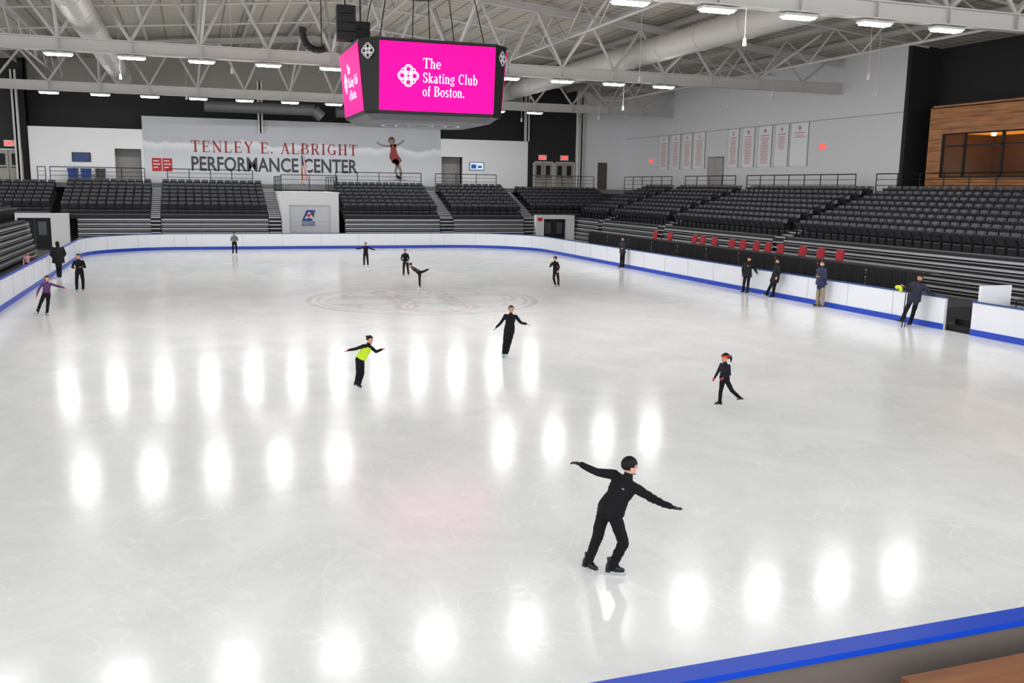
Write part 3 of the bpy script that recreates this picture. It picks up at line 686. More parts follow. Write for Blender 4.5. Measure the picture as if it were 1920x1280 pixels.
# tunnel
tn=empty('tunnel_portal',(8.15,68.6,0),'white tunnel portal with roller shutter and figure skating logo','tunnel')
b=MB(); b.box(6.15,6.65,68.4,75,-.06,3.9); b.box(9.6,10.2,68.4,75,-.06,3.9); b.box(6.65,9.6,68.4,75,3.0,3.9); b.box(6.12,10.25,68.35,75,3.86,3.95); b.obj('portal_frame',M_white,tn)
b=MB(); b.box(6.65,9.6,68.7,68.8,0,3.0)
for k in range(8): b.box(6.65,9.6,68.685,68.7,.36*k,.36*k+.015,1)
b.obj('roller_door',[mat('shutter',hx(205,207,214),.5),mat('shutter_gap',hx(165,167,174),.5)],tn)
b=MB(); o=V((7.55,68.67,1.5))
flat(b,[(0,.35),(.35,1.15),(1.0,1.15),(.75,.35)],o,(1,0,0),(0,0,1),0)
flat(b,[(.2,.5),(.5,1.0),(.62,.98),(.9,.42),(.55,.6)],o+V((0,-.01,0)),(1,0,0),(0,0,1),1)
flat(b,[(.3,.75),(.8,1.0),(.55,.62)],o+V((0,-.02,0)),(1,0,0),(0,0,1),2)
sans(b,'US FIGURE',o+V((0,-.01,.17)),(1,0,0),(0,0,1),.15,width=.95,bold=.02,mi=0); sans(b,'SKATING',o+V((.0,-.01,0)),(1,0,0),(0,0,1),.15,width=.95,bold=.02,mi=0)
b.obj('shutter_logo',[mat('logo_navy',hx(25,60,130),.5),M_wprint,mat('logo_red',hx(200,30,45),.5)],tn)
for x0,x1,dx0,dx1,lab in((25.65,28.9,26.3,28.2,'white doorway housing with black double doors and small red sign'),(-11.3,-7.8,-10.9,-8.9,'white doorway housing with black doors beside retracted benches')):
    e=empty('doorway_housing',((x0+x1)/2,68.6,0),lab,'doorway')
    b=MB(); b.box(x0,dx0,68.4,68.97,-.06,2.35); b.box(dx1,x1,68.4,68.97,-.06,2.35); b.box(dx0,dx1,68.4,68.97,2.05,2.35); b.obj('housing',M_white,e)
    b=MB(); b.box(dx0,dx1,68.7,68.8,0,2.05); b.obj('door_leaf',M_blackmetal,e)
    b=MB(); m_=(dx0+dx1)/2
    for a in(dx0+.2,m_+.2): b.box(a,a+.5,68.68,68.7,.9,1.8)
    b.box(m_-.02,m_+.02,68.67,68.7,0,2.05); b.obj('door_glass',mat('door_glass',hx(75,78,82),.2),e)
    if x0>0:
        b=MB(); b.box(25.75,26.15,68.37,68.4,1.9,2.15); b.obj('warning_sign',mat('sign_red',hx(200,40,40),.5),e)
fl=empty('national_flag',(8.4,75.6,ZD),'striped national flag hanging from an indoor pole','flag')
b=MB(); b.cyl((8.4,75.6,ZD),(8.4,75.6,7.1),.03,n=8); b.cyl((8.4,75.6,ZD),(8.4,75.6,ZD+.08),.2,n=12); b.sph((8.4,75.6,7.15),.07); b.obj('flag_pole',mat('brass',hx(150,120,60),.35,.7),fl)
b=MB(); nc=9
for i in range(nc):
    for j in range(10):
        x=lambda i,j:8.38+(i/nc*.62)*(.35+.65*j/10) ; yv=lambda i:75.6+.06*math.sin(i*1.9); z=lambda j,i:6.75-j*.19-.05*i/nc
        mi=2 if (j<4 and i<5) else (i+ (j//5))%2
        b.add([(x(i,j),yv(i),z(j,i)),(x(i,j+1),yv(i),z(j+1,i)),(x(i+1,j+1),yv(i+1),z(j+1,i+1)),(x(i+1,j),yv(i+1),z(j,i+1))],[(0,1,2,3)],mi)
b.obj('flag_cloth',[mat('flag_red',hx(150,26,38),.7),M_wprint,mat('flag_blue',hx(40,50,100),.7)],fl)
for x,c,l in((-8.3,(20,60,120),'blue'),(-7.4,(20,60,120),'blue'),(-6.4,(50,55,60),'dark grey')):
    b=MB(); b.add([(x-.28,77,ZD),(x+.28,77,ZD),(x+.28,77.5,ZD),(x-.28,77.5,ZD),(x-.34,76.95,ZD+.95),(x+.34,76.95,ZD+.95),(x+.34,77.55,ZD+.95),(x-.34,77.55,ZD+.95)],[(0,3,2,1),(4,5,6,7),(0,1,5,4),(1,2,6,5),(2,3,7,6),(3,0,4,7)])
    b.box(x-.37,x+.37,76.9,77.6,ZD+.95,ZD+1.05); b.obj('recycling_bin',mat('bin_'+l.replace(' ','_'),hx(*c),.5),label=l+' plastic recycling bin against the end wall',cat='bin',group='bins')

# ------------------------------------------------------------------ officials area
op=MB(); op.box(24.9,28.5,26.0,57,-.06,.45); op.obj('officials_platform',M_conc,label='dark raised platform for officials behind the boards',cat='platform')
y=26.6
M_tab=mat('table_top_black',hx(28,28,30),.5)
while y<56:
    L=2.95
    e=empty('draped_table',(25.3,y+L/2,.45),'long table covered with pleated black cloth behind the boards','table',group='draped officials tables')
    b=MB(); b.box(24.95,25.7,y,y+L,1.6,1.64); b.obj('table_top',M_tab,e)
    b=MB(); k=60; vs=[];fs=[]
    for i in range(k+1):
        yy_=y+L*i/k; xo=24.93+.03*math.sin(i*1.7)
        vs+=[(xo,yy_,1.63),(xo-.04+.02*math.sin(i*2.1),yy_,.45)]
    fs=[(2*i,2*i+1,2*i+3,2*i+2) for i in range(k)]
    b.add(vs,fs); b.obj('pleated_drape',M_cloth,e)
    y+=3.0
def red_chair(x,y):
    e=empty('red_chair',(x,y,.45),'red upholstered chair behind the black draped table','chair',group='red officials chairs')
    b=MB(); rings=[]
    for f,d in((-1,.0),(-.5,.05),(.5,.05),(1,0)):
        yy_=y+.25*f; rings.append([(x+.22+d,yy_,1.35),(x+.3+d,yy_,2.04-abs(f)*.04),(x+.35+d,yy_,2.03-abs(f)*.04),(x+.27+d,yy_,1.35)])
    b.loft(rings); b.obj('backrest',M_red,e)
    b=MB(); b.box(x-.22,x+.24,y-.24,y+.24,1.22,1.3); b.obj('seat',M_red,e)
    for sx,sy in((-.2,-.2),(-.2,.2),(.22,-.2),(.22,.2)):
        b=MB(); b.cyl((x+sx,y+sy,.45),(x+sx,y+sy,1.22),.018,n=6); b.obj('leg',M_alu,e)
for y in(49.9,48.1,45.3,44.4,43.2,41.5,40.5,39.3,38.3,37.3,35.6,34.3,33.0): red_chair(26.1,y)
b=MB(); b.box(23.75,24.9,22.9,24.05,-.06,.18); b.box(24.1,24.9,22.9,24.05,.18,.36); b.obj('gate_steps',M_blackmetal,label='black steps at the open rink gate',cat='steps')
e=empty('rink_gate',(23.9,22.7,0),'open white rink gate door swung outward','gate')
b=MB(); b.box(23.75,25.0,22.75,22.85,-.06,1.6); b.obj('gate_panel',M_board,e); b=MB(); b.box(24.35,24.85,22.86,22.88,1.0,1.4); b.obj('gate_notice',M_wprint,e)
b=MB(); b.box(24.3,24.36,22.86,22.92,.6,1.1); b.obj('gate_latch',M_alu,e)
def tripod(x,y,h=1.9):
    b=MB()
    for a in(0,2.1,4.2): b.cyl((x,y,h*.55),(x+.4*math.cos(a),y+.4*math.sin(a),-.06),.02,n=6)
    b.cyl((x,y,h*.5),(x,y,h),.018,n=6); b.box(x-.1,x+.1,y-.07,y+.07,h,h+.12)
    b.obj('tripod_stand',M_blackmetal,label='black tripod stand behind the boards',cat='tripod',group='tripods')
tripod(26.4,20.6,2.0); tripod(26.6,21.9,2.2)
def fchair(x,y):
    e=empty('folding_chair',(x,y,-.06),'white folding chair with dark seat behind the boards','chair',group='white folding chairs')
    b=MB(); b.box(x+.15,x+.2,y-.22,y+.22,.75,1.0); b.obj('backrest',M_wprint,e)
    b=MB(); b.box(x-.22,x+.2,y-.22,y+.22,.44,.48); b.obj('seat',M_wprint,e)
    for s in(-.22,.22):
        b=MB(); b.cyl((x-.25,y+s,-.06),(x+.18,y+s,1.0),.015,n=6); b.obj('leg',M_alu,e)
        b=MB(); b.cyl((x+.25,y+s,-.06),(x-.15,y+s,.46),.015,n=6); b.obj('leg',M_alu,e)
fchair(25.6,19.6); fchair(25.6,18.9)
e=empty('equipment_table',(25.2,21.6,0),'small dark table with equipment behind the boards','table')
b=MB(); b.box(24.6,25.6,20.2,22.3,1.15,1.2); b.obj('table_top',M_tab,e)
for sx,sy in((24.65,20.3),(25.55,20.3),(24.65,22.2),(25.55,22.2)):
    b=MB(); b.cyl((sx,sy,-.06),(sx,sy,1.15),.02,n=6); b.obj('leg',M_blackmetal,e)
for k,(x,y,c) in enumerate(((24.9,21.9,(60,120,190)),(25.0,21.4,(200,200,205)),(24.8,20.8,(190,150,40)))):
    b=MB(); b.cyl((x,y,1.2),(x,y,1.37),.04,n=12); b.cyl((x,y,1.37),(x,y,1.42),.018,n=10); b.obj('water_bottle',mat('bottle%d'%k,hx(*c),.3),label='small plastic drink bottle on equipment table',cat='bottle',group='bottles')
e=empty('wooden_counter',(6.4,4.4,0),'brown wooden counter top behind the near board','counter')
M_cw=wood_mat('walnut_top',hx(108,66,38),hx(140,92,56),(.5,6,1))
b=MB(); b.box(4.78,9,3.6,4.96,.95,1.0); b.obj('counter_top',M_cw,e)
b=MB(); b.box(4.85,8.9,4.8,4.88,-.06,.95); b.box(4.85,4.93,3.7,4.8,-.06,.95); b.obj('counter_panel',M_taupe,e)
for x,y,z in((17.5,27.4,9.2),(28,34,9.3),(31,37,9.0),(30,44,9.5),(20,40,9.4),(24,50,9.0),(31,50,9.4),(27,60,9.2),(22,62,9),(33,60,9.2),(2,45,9.4),(-3,50,9.4),(0,60,9.4),(13,62,9.2)):
    b=MB(); b.cyl((x,y,z+.25),(x,y,zr(x)-.01),.012,n=4); b.cyl((x,y,z),(x,y,z+.25),.07,.05,n=10)
    b.obj('hanging_sensor',M_steel,label='small white cylinder hanging on a thin wire from roof',cat='ceiling fixture',group='hanging sensors')

# ------------------------------------------------------------------ people
M_skin=mat('skin',hx(200,144,116),.5,var=.03); M_skin2=mat('skin_pale',hx(212,160,134),.5,var=.03)
M_hair=mat('black_hair',hx(14,11,11),.6,var=.2,scale=30,spec=.25,bump=.4,bscale=60); M_brown=mat('brown_hair',hx(52,34,25),.55,var=.2,scale=30,spec=.3)
M_clo=mat('black_clothing',hx(16,16,19),.85,var=.3,scale=9,bump=.3,bscale=14,spec=.25)
M_eye=mat('eye_dark',hx(25,18,15),.3); M_lip=mat('lips',hx(170,85,80),.5)
M_blade=mat('blade_steel',hx(200,205,210),.2,.8); M_bootb=mat('black_boot',hx(15,15,17),.4); M_bootw=mat('white_boot',hx(225,222,215),.4); M_boott=mat('beige_boot',hx(205,180,150),.4); M_bootc=mat('teal_boot',hx(150,210,215),.4)
def skate_mesh():
    b=MB()
    S=[(-.33,.09,.02,.26),(-.28,.12,.0,.4),(-.1,.14,.0,.42),(.12,.135,0,.34),(.35,.15,0,.23),(.55,.145,0,.18),(.64,.1,.01,.14),(.68,.045,.03,.09)]
    rings=[]
    for x,w,z0,z1 in S:
        zc=(z0+z1)/2;hz=(z1-z0)/2
        rings.append([(x,w*math.copysign(abs(math.cos(t))**.7,math.cos(t)),zc+hz*math.copysign(abs(math.sin(t))**.7,math.sin(t))) for t in [2*math.pi*i/12 for i in range(12)]])
    b.loft(rings[::-1])
    rings=[[(x+rx*math.cos(t),ry*math.sin(t),z) for t in [2*math.pi*i/12 for i in range(12)]] for x,z,rx,ry in((-.06,.2,.21,.135),(-.08,.45,.17,.125),(-.1,.6,.165,.13),(-.1,.7,.18,.145))]
    b.loft(rings)
    s=MB(); s.box(-.33,-.08,-.11,.11,-.08,.02); s.box(-.08,.3,-.08,.08,-.02,.02); s.box(.15,.64,-.12,.12,-.035,.02)
    bl=MB(); bl.box(-.42,.7,-.016,.016,-.25,-.18); bl.box(-.28,-.12,-.03,.03,-.2,-.07); bl.box(.3,.5,-.03,.03,-.2,-.03)
    bl.add([(.66,-.016,-.25),(.66,.016,-.25),(.8,.016,-.12),(.8,-.016,-.12),(.6,-.016,-.1),(.6,.016,-.1)],[(0,1,2,3),(3,2,5,4),(0,3,4),(1,5,2),(0,4,5,1)])
    return b,s,bl
BOOT,SOLE,BLADE=skate_mesh()
M_sole=mat('skate_sole',hx(40,32,28),.5)
def person(x,y,h,label,face=(0,-1),torso=(0,0,1),look=None,neck=None,aL=((.3,0,-1),(.1,-.2,-1)),aR=((-.3,0,-1),(-.1,-.2,-1)),
           lL=((.08,0,-1),(.02,0,-1)),lR=((-.08,0,-1),(-.02,0,-1)),fL=None,fR=None,stance='L',top=M_clo,pants=M_clo,hand=M_skin,skin=M_skin,
           hair='bun',hairm=M_hair,boot=M_bootb,bulk=1.0,coat=0,head=.145,vox=.0085,bib=None,band=None,z0=0,collar=True,patch=None,loose=1.0):
    n_=math.hypot(x,y); A=V((y/n_,-x/n_,0)); B=V((x/n_,y/n_,0)); Z=V((0,0,1))
    W=lambda p:A*p[0]+B*p[1]+Z*p[2]
    Wn=lambda p:W(p).normalized()
    f=V((face[0],face[1])).normalized(); f3=W((f.x,f.y,0)); left=W((-f.y,f.x,0))
    T=Wn(torso); left=(left-T*left.dot(T)).normalized(); front=left.cross(T)
    Pv=V((0,0,0)); Nk=Pv+T*.3*h
    hip={'L':Pv+left*.052*h-T*.01*h,'R':Pv-left*.052*h-T*.01*h}
    J={}
    for s,leg in(('L',lL),('R',lR)):
        k=hip[s]+Wn(leg[0])*.235*h; a=k+Wn(leg[1])*.225*h; J[s]=(hip[s],k,a)
    FLn=.15*h; ah=.47*FLn
    fd={}
    for s,ff in(('L',fL),('R',fR)):
        fd[s]=Wn(ff) if ff else f3.copy()
    shift=V((x,y,ah+z0))-J[stance][2]
    mv=lambda p:p+shift
    Pv=mv(Pv);Nk=mv(Nk); J={s:tuple(mv(p) for p in J[s]) for s in J}
    other='R' if stance=='L' else 'L'
    dz=ah+z0-J[other][2].z
    if dz>0:
        J[other]=(J[other][0],J[other][1]+V((0,0,dz*.5)),J[other][2]+V((0,0,dz)))
    sh={'L':Nk-T*.035*h+left*.102*h*(1+.3*(bulk-1)),'R':Nk-T*.035*h-left*.102*h*(1+.3*(bulk-1))}
    b=MB(); bones=[]
    def tube(p,q,r0,r1,reg,n=12):
        b.cyl(p,q,r0,r1,n=n); b.sph(p,r0*.99); b.sph(q,r1*.99); bones.append((p,q,(r0+r1)/2,reg))
    prof=[(-.07,.06,.05),(-.03,.09,.072),(.0,.1,.078),(.03,.102,.08),(.09,.09,.07),(.13,.086,.066),(.19,.094,.068),(.24,.104,.062),(.275,.085,.052),(.3,.045,.04)]
    bb=bulk
    def rings(pr,k=1.0):
        out=[]
        for d,w,e_ in pr:
            out.append([Pv+T*d*h+left*(w*h*bb*k*math.cos(t))+front*(e_*h*bb*k*math.sin(t)+.004*h) for t in [2*math.pi*i/20 for i in range(20)]])
        return out
    b.loft(rings(prof)); bones.append((Pv+T*.09*h,Nk-T*.03*h,.08*h*bb,'top')); bones.append((Pv-T*.04*h,Pv+T*.01*h,.08*h*bb,'top' if coat else 'pants'))
    bones.append((sh['L'],sh['R'],.04*h,'top'))
    tube(sh['L'],sh['R'],.036*h,.036*h,'top')
    if coat:
        cl=coat; d=(J['L'][1]+J['R'][1])/2-Pv; d.normalize(); rr=[]
        for tt,w,e_ in((.0,.1,.082),(.5,.104,.088),(1,.108,.09)):
            c=Pv+d*tt*cl*h; rr.append([c+left*(w*h*bb*math.cos(t))+front*(e_*h*bb*math.sin(t)) for t in [2*math.pi*i/20 for i in range(20)]])
        b.loft(rr[::-1]); bones.append((Pv,Pv+d*cl*h,.09*h*bb,'top'))
    lk=look or face; lk3=W((lk[0],lk[1],lk[2] if len(lk)>2 else 0)).normalized()
    nd=Wn(neck) if neck else (T*.5+Z*.5).normalized()
    H=head*h; hc=Nk+nd*(.025*h+.5*H)
    tube(Nk-nd*.02*h,Nk+nd*.025*h,(.042 if collar else .034)*h,(.038 if collar else .034)*h,'neck'); tube(Nk+nd*.02*h,hc-nd*.15*H,.032*h,.032*h,'skin')
    hu=(nd*.6+Z*.4).normalized(); hf_=(lk3-hu*lk3.dot(hu)).normalized(); hl=hu.cross(hf_)
    hp=lambda l,fr,u:hc+hl*l*H+hf_*fr*H+hu*u*H
    b.ell(hp(0,-.04,.1),(hl*.35*H,hf_*.41*H,hu*.39*H),16,12)
    b.ell(hp(0,.08,-.2),(hl*.26*H,hf_*.28*H,hu*.3*H),14,10)
    b.ell(hp(0,.38,-.1),(hl*.05*H,hf_*.09*H,hu*.09*H),8,6)
    b.ell(hp(0,.32,-.4),(hl*.1*H,hf_*.08*H,hu*.07*H),8,6)
    for s in(-1,1): b.ell(hp(s*.36,-.03,-.06),(hl*.05*H,hf_*.09*H,hu*.13*H),8,6)
    bones.append((hp(0,0,.12),hp(0,.05,-.15),.36*H,'skin'))
    for s,arm,sg in(('L',aL,1),('R',aR,-1)):
        e_=sh[s]+Wn(arm[0])*.155*h; w=e_+Wn(arm[1])*.135*h
        tube(sh[s],e_,.035*h*bb,.029*h*bb,'top'); tube(e_,w,.029*h*bb,.022*h*(.4+.6*bb),'top')
        hd=Wn(arm[2]) if len(arm)>2 else (Wn(arm[1])+V((0,0,-.12))).normalized()
        lat=hd.cross(Z); lat=lat.normalized() if lat.length>.2 else left.copy()
        nm=hd.cross(lat).normalized()
        pc=w+hd*.03*h
        b.ell(pc,(hd*.035*h,lat*.024*h,nm*.012*h),12,8); tube(w,pc,.015*h,.014*h,'hand')
        fr_=max(.0052*h,vox*.85)
        for i,(o_,ln) in enumerate(((-.018,.036),(-.006,.043),(.006,.041),(.018,.034))):
            p0=pc+hd*.022*h+lat*o_*h; d1=(hd+lat*o_*12+nm*.1*sg).normalized(); d2=(d1+nm*.35*sg+V((0,0,-.25))).normalized()
            p1=p0+d1*ln*h*.55; p2=p1+d2*ln*h*.45
            tube(p0,p1,fr_,fr_,'hand',8); tube(p1,p2,fr_,fr_*.85,'hand',8)
        tl=lat*(-1 if hf_.dot(lat)<0 else 1)
        p0=pc-hd*.012*h+tl*.018*h; p1=p0+(tl*.8+hd*.6).normalized()*.022*h; p2=p1+(hd+tl*.2).normalized()*.018*h
        tube(p0,p1,fr_*1.15,fr_*1.05,'hand',8); tube(p1,p2,fr_*1.05,fr_*.9,'hand',8)
    for s in('L','R'):
        hp_,k,a=J[s]; q_=loose; tube(hp_,k,.056*h,.041*h*q_,'pants'); m_=k.lerp(a,.35); tube(k,m_,.041*h*q_,.039*h*q_,'pants'); tube(m_,a,.039*h*q_,.034*h*q_,'pants')
        tube(a,a+fd[s]*.05*h,.018*h,.015*h,'pants')
    me=b.mesh('tmp',[M_clo]); ob=bpy.data.objects.new('tmp',me); COL.objects.link(ob)
    md=ob.modifiers.new('r','REMESH'); md.mode='VOXEL'; md.voxel_size=vox; md.use_smooth_shade=True
    ms=ob.modifiers.new('s','SMOOTH'); ms.factor=.5; ms.iterations=4
    dg=bpy.context.evaluated_depsgraph_get(); me2=bpy.data.meshes.new_from_object(ob.evaluated_get(dg))
    bpy.data.objects.remove(ob); bpy.data.meshes.remove(me)
    nv=len(me2.vertices); co=np.empty(nv*3); me2.vertices.foreach_get('co',co); co=co.reshape(-1,3)
    nf=len(me2.polygons); cen=np.empty(nf*3); me2.polygons.foreach_get('center',cen); cen=cen.reshape(-1,3)
    regs=['top','pants','hand','skin','neck']; best=np.full(nf,1e9); idx=np.zeros(nf,int)
    bestv=np.full(nv,1e9); idv=np.zeros(nv,int)
    for p,q,r,reg in bones:
        p=np.array(p);q=np.array(q);d=q-p;L=max(d@d,1e-9)
        for C_,bs,ix in((cen,best,idx),(co,bestv,idv)):
            t=np.clip((C_-p)@d/L,0,1); dist=np.linalg.norm(C_-(p+t[:,None]*d),axis=1)-r
            mk=dist<bs; bs[mk]=dist[mk]; ix[mk]=regs.index(reg)
    nr=np.empty(nv*3); me2.vertices.foreach_get('normal',nr); nr=nr.reshape(-1,3)
    X_,Y_,Z_=(co-np.array([x,y,0])).T
    fold=np.sin(34*Z_+9*np.sin(11*X_+3)+5*np.sin(13*Y_))*.6+np.sin(55*(X_*.6+Z_*.8)+7*np.sin(17*Z_))*.4
    amp=np.where(idv<=1,.0035*h,0.0)
    co=co+nr*(fold*amp)[:,None]; me2.vertices.foreach_set('co',co.ravel())
    me2.materials.clear()
    for m_ in(top,pants,hand,skin,top if collar else skin,M_eye,M_lip): me2.materials.append(m_)
    me2.polygons.foreach_set('material_index',idx.astype(np.int32))
    me2.polygons.foreach_set('use_smooth',[True]*nf)
    bm=bmesh.new(); bm.from_mesh(me2)
    fb=MB()
    for s in(-1,1): fb.ell(hp(s*.15,.33,.0),(hl*.055*H,hf_*.03*H,hu*.035*H),8,6,5); fb.ell(hp(s*.15,.345,.075),(hl*.08*H,hf_*.02*H,hu*.014*H),6,4,5)
    fb.ell(hp(0,.345,-.26),(hl*.09*H,hf_*.025*H,hu*.028*H),8,6,6)
    vs=[bm.verts.new(v) for v in fb.v]
    for ff,mi in zip(fb.f,fb.m):
        try: q_=bm.faces.new([vs[i] for i in ff]); q_.material_index=mi; q_.smooth=True
        except ValueError: pass
    bm.to_mesh(me2); bm.free(); me2.name='person'
    root=link('person',me2,None,label=label,cat='person')
    hb=MB(); R=(.395,.46,.435); nu,nv_=36,24; ctr=hp(0,-.05,.1); grid={}
    for j in range(nv_+1):
        ph=math.pi*j/nv_-math.pi/2
        for i in range(nu):
            t=2*math.pi*i/nu; l=math.cos(ph)*math.cos(t);fr=math.cos(ph)*math.sin(t);u=math.sin(ph)
            jit=1+.03*math.sin(i*5.1)*math.cos(j*3)
            lo=-.45
            if hair=='short': lo=-.3
            if hair=='bowl': lo=-.62
            if hair=='long': lo=-.9
            lo+=.09*math.sin(i*2.7)
            limit=lo if fr<.05 else (lo+(fr-.05)*(2.2 if hair!='bowl' else 1.6) if fr<.35 else .32+.05*math.sin(i*3.3)+(.08 if hair!='bowl' else -.2))
            uu=min(limit,.5) if u<limit else u
            sk=.9 if u<limit-.15 else 1
            grid[i,j]=(len(hb.v)); hb.v.append(tuple(ctr+hl*l*R[0]*H*jit*sk+hf_*fr*R[1]*H*jit*sk+hu*(uu*R[2]*H*jit)))
    for j in range(nv_):
        for i in range(nu): hb.f.append((grid[i,j],grid[(i+1)%nu,j],grid[(i+1)%nu,j+1],grid[i,j+1])); hb.m.append(0)
    if hair=='bun': hb.ell(hp(0,-.5,.28),(hl*.15*H,hf_*.14*H,hu*.15*H),10,8)
    if hair=='pony':
        pr=None
        for k,(fr,u,r) in enumerate(((-.46,.22,.1),(-.66,.1,.13),(-.74,-.2,.12),(-.7,-.5,.05))):
            c=hp(0,fr,u)
            if pr: hb.cyl(pr[0],c,pr[1]*H,r*H,n=10); hb.sph(c,r*H*.98)
            pr=(c,r)
    if hair=='long': hb.ell(hp(0,-.25,-.35),(hl*.36*H,hf_*.2*H,hu*.45*H),12,9)
    hb.obj('hair',hairm,root,smooth=True)
    if band:
        tb=MB(); rg=[]
        for i in range(24):
            t=2*math.pi*i/24; l,fr=math.cos(t),math.sin(t)
            rg.append([ctr+hl*l*(.405+d)*H+hf_*fr*(.47+d)*H+hu*(.12+u)*H for d,u in((0,-.08),(.035,-.08),(.035,.08),(0,.08))])
        rg.append(rg[0]); tb.loft(rg,cap=False); tb.obj('headband',band,root,smooth=True)
    if bib:
        tb=MB(); pr=[(.02,.108,.09),(.09,.098,.078),(.13,.094,.074),(.19,.102,.08),(.235,.1,.07),(.27,.075,.06)]
        tb.loft(rings(pr,1.06),cap=False)
        tb.obj('training_bib',bib,root,smooth=True)
    if patch:
        pm,sd,sz=patch; tb=MB(); c=Pv+T*.22*h+left*.035*h*sd+front*(sd*.066*h*bb+.006*h)
        tb.ell(c,(left*.02*h*sz,T*.01*h*sz,front*.005*h),10,6); tb.obj('jacket_logo',pm,root,smooth=True)
    for s in('L','R'):
        hp_,k,a=J[s]; up=(k-a).normalized(); xd=fd[s]
        if s==stance: up=(up*.5+Z*.5).normalized()
        xd=(xd-up*xd.dot(up)).normalized() if abs(xd.dot(up))<.95 else front
        if s==stance or abs(a.z-ah-z0)<.03: xd=V((xd.x,xd.y,0)).normalized(); up=(up-xd*up.dot(xd)).normalized()
        yd=up.cross(xd); org=a-up*.22*FLn
        Mx=Matrix((( xd.x,yd.x,up.x),(xd.y,yd.y,up.y),(xd.z,yd.z,up.z)))
        tr=lambda mb:[tuple(org+Mx@(V(v)*FLn)) for v in mb.v]
        q_=MB(); q_.add(tr(BOOT),BOOT.f); q_.add(tr(SOLE),SOLE.f,1); so=q_.obj('ice_skate',[boot,M_sole],root,smooth=True)
        q_=MB(); q_.add(tr(BLADE),BLADE.f); bo=q_.obj('blade',M_blade,so)
    return root

GLV=mat('black_glove',hx(20,20,22),.7)
PINKG=mat('pink_glove',hx(205,45,95),.7)
person(4.3,9.5,1.5,'skater in black tracksuit and gloves gliding with both arms spread wide',face=(.45,.9),torso=(.42,.05,.9),look=(.95,.35),neck=(.15,0,1),
  aL=((-.9,.35,-.02),(-.85,.4,.28),(-.95,.1,.2)),aR=((.8,-.3,-.38),(.88,-.3,-.28),(.95,0,-.2)),
  lR=((.32,-.1,-.95),(-.38,-.05,-.92)),lL=((-.2,-.1,-.97),(-.3,0,-.95)),fL=(.75,-.65,0),fR=(1,.0,-.05),stance='L',
  hand=GLV,hair='bowl',vox=.006,bulk=1.12,head=.145,skin=M_skin2,patch=(mat('logo_grey_blue',hx(120,130,160),.6),-1,.7),loose=1.1)
person(10.4,16.5,1.09,'small child in black with red headband and pink gloves striding',face=(-.75,-.65),torso=(-.03,0,1),look=(-.8,-.5,-.25),
  aL=((.15,-.1,-1),(-.6,-.5,-.3)),aR=((-.35,-.1,-.9),(-.3,-.4,-.55)),lR=((-.12,-.1,-1),(-.05,0,-1)),lL=((.45,.1,-.85),(.72,.2,-.65)),fL=(.75,.2,-.35),fR=(-.9,-.3,0),stance='R',
  hand=PINKG,hair='pony',head=.18,band=mat('red_headband',hx(195,25,36),.6),boot=M_bootb,top=mat('navy_black_jacket',hx(22,23,33),.8,var=.2,scale=14,spec=.3),bulk=1.1,vox=.007)
person(3.4,20.2,1.24,'skater in neon yellow bib over black leaning with arms spread',face=(.75,-.65),torso=(.5,-.05,.85),look=(.85,-.5,-.1),
  aR=((-.92,0,-.3),(-.96,0,-.2)),aL=((.5,-.5,-.35),(.6,-.5,.35)),lL=((.05,-.05,-1),(-.25,0,-.95)),lR=((-.02,.1,-1),(-.15,.2,-.95)),fL=(.4,-.9,0),stance='L',
  hair='bun',hand=PINKG,bib=mat('neon_bib',hx(190,222,10),.6),vox=.0075)
person(7.75,23.0,1.4,'skater in black gliding forward with low open arms and pale skates',face=(.1,-1),torso=(.08,0,1),look=(.1,-1,-.1),
  aL=((.55,.3,-.75),(.6,-.4,-.1)),aR=((-.5,.2,-.85),(-.6,-.3,-.6)),lL=((-.2,0,-1),(-.24,0,-1)),lR=((-.12,0,-1),(-.12,.05,-1)),stance='R',boot=M_bootc,hair='bun',hairm=M_brown,fL=(-.1,-1,0),fR=(-.1,-1,0),collar=False)
person(15.8,39.1,1.4,'skater in black standing with hand raised to face',face=(-.6,-.7),torso=(-.12,0,1),look=(-.8,-.4),aR=((-.5,-.2,-.8),(.2,-.5,.8)),aL=((.4,0,-.9),(-.2,-.5,-.6)),
  lL=((.2,0,-1),(.05,0,-1)),lR=((-.1,-.1,-1),(.25,.1,-1)),boot=M_bootw,hair='bun')
person(10.2,45.4,1.36,'skater in black standing sideways with arms folded in',face=(-.3,-.9),torso=(-.05,0,1),aL=((.3,0,-1),(-.3,-.5,-.4)),aR=((-.3,0,-1),(.2,-.5,-.3)),lL=((.15,0,-1),(.1,0,-1)),boot=M_bootw,hair='bun')
person(9.5,40.0,1.3,'skater practising a spiral with one leg extended behind',face=(-.9,-.3),torso=(-.75,-.1,.55),look=(-.9,-.3,-.1),neck=(-.6,0,.7),
  aL=((-.1,-.9,-.2),(-.1,-.9,-.1)),aR=((.2,.9,-.1),(.3,.9,.0)),lL=((-.02,0,-1),(.03,0,-1)),lR=((.6,.7,.1),(.6,.7,.22)),fR=(.6,.7,.3),boot=M_bootw,stance='L',hair='bun',top=mat('plum_black',hx(40,24,36),.7))
person(9.2,51.2,1.34,'skater in black with both arms held out to the sides',face=(.1,-1),aL=((.85,0,-.4),(.9,0,-.25)),aR=((-.85,0,-.3),(-.95,0,-.05)),lL=((.1,0,-1),(.05,0,-1)),boot=M_bootw,hair='bun')
person(2.6,61.1,1.42,'child in grey green top standing near the end boards',top=mat('grey_green_top',hx(96,110,108),.7),aL=((.35,0,-1),(-.4,-.5,.1)),aR=((-.35,0,-1),(.4,-.5,.1)),boot=M_bootw,hair='long',hairm=M_brown)
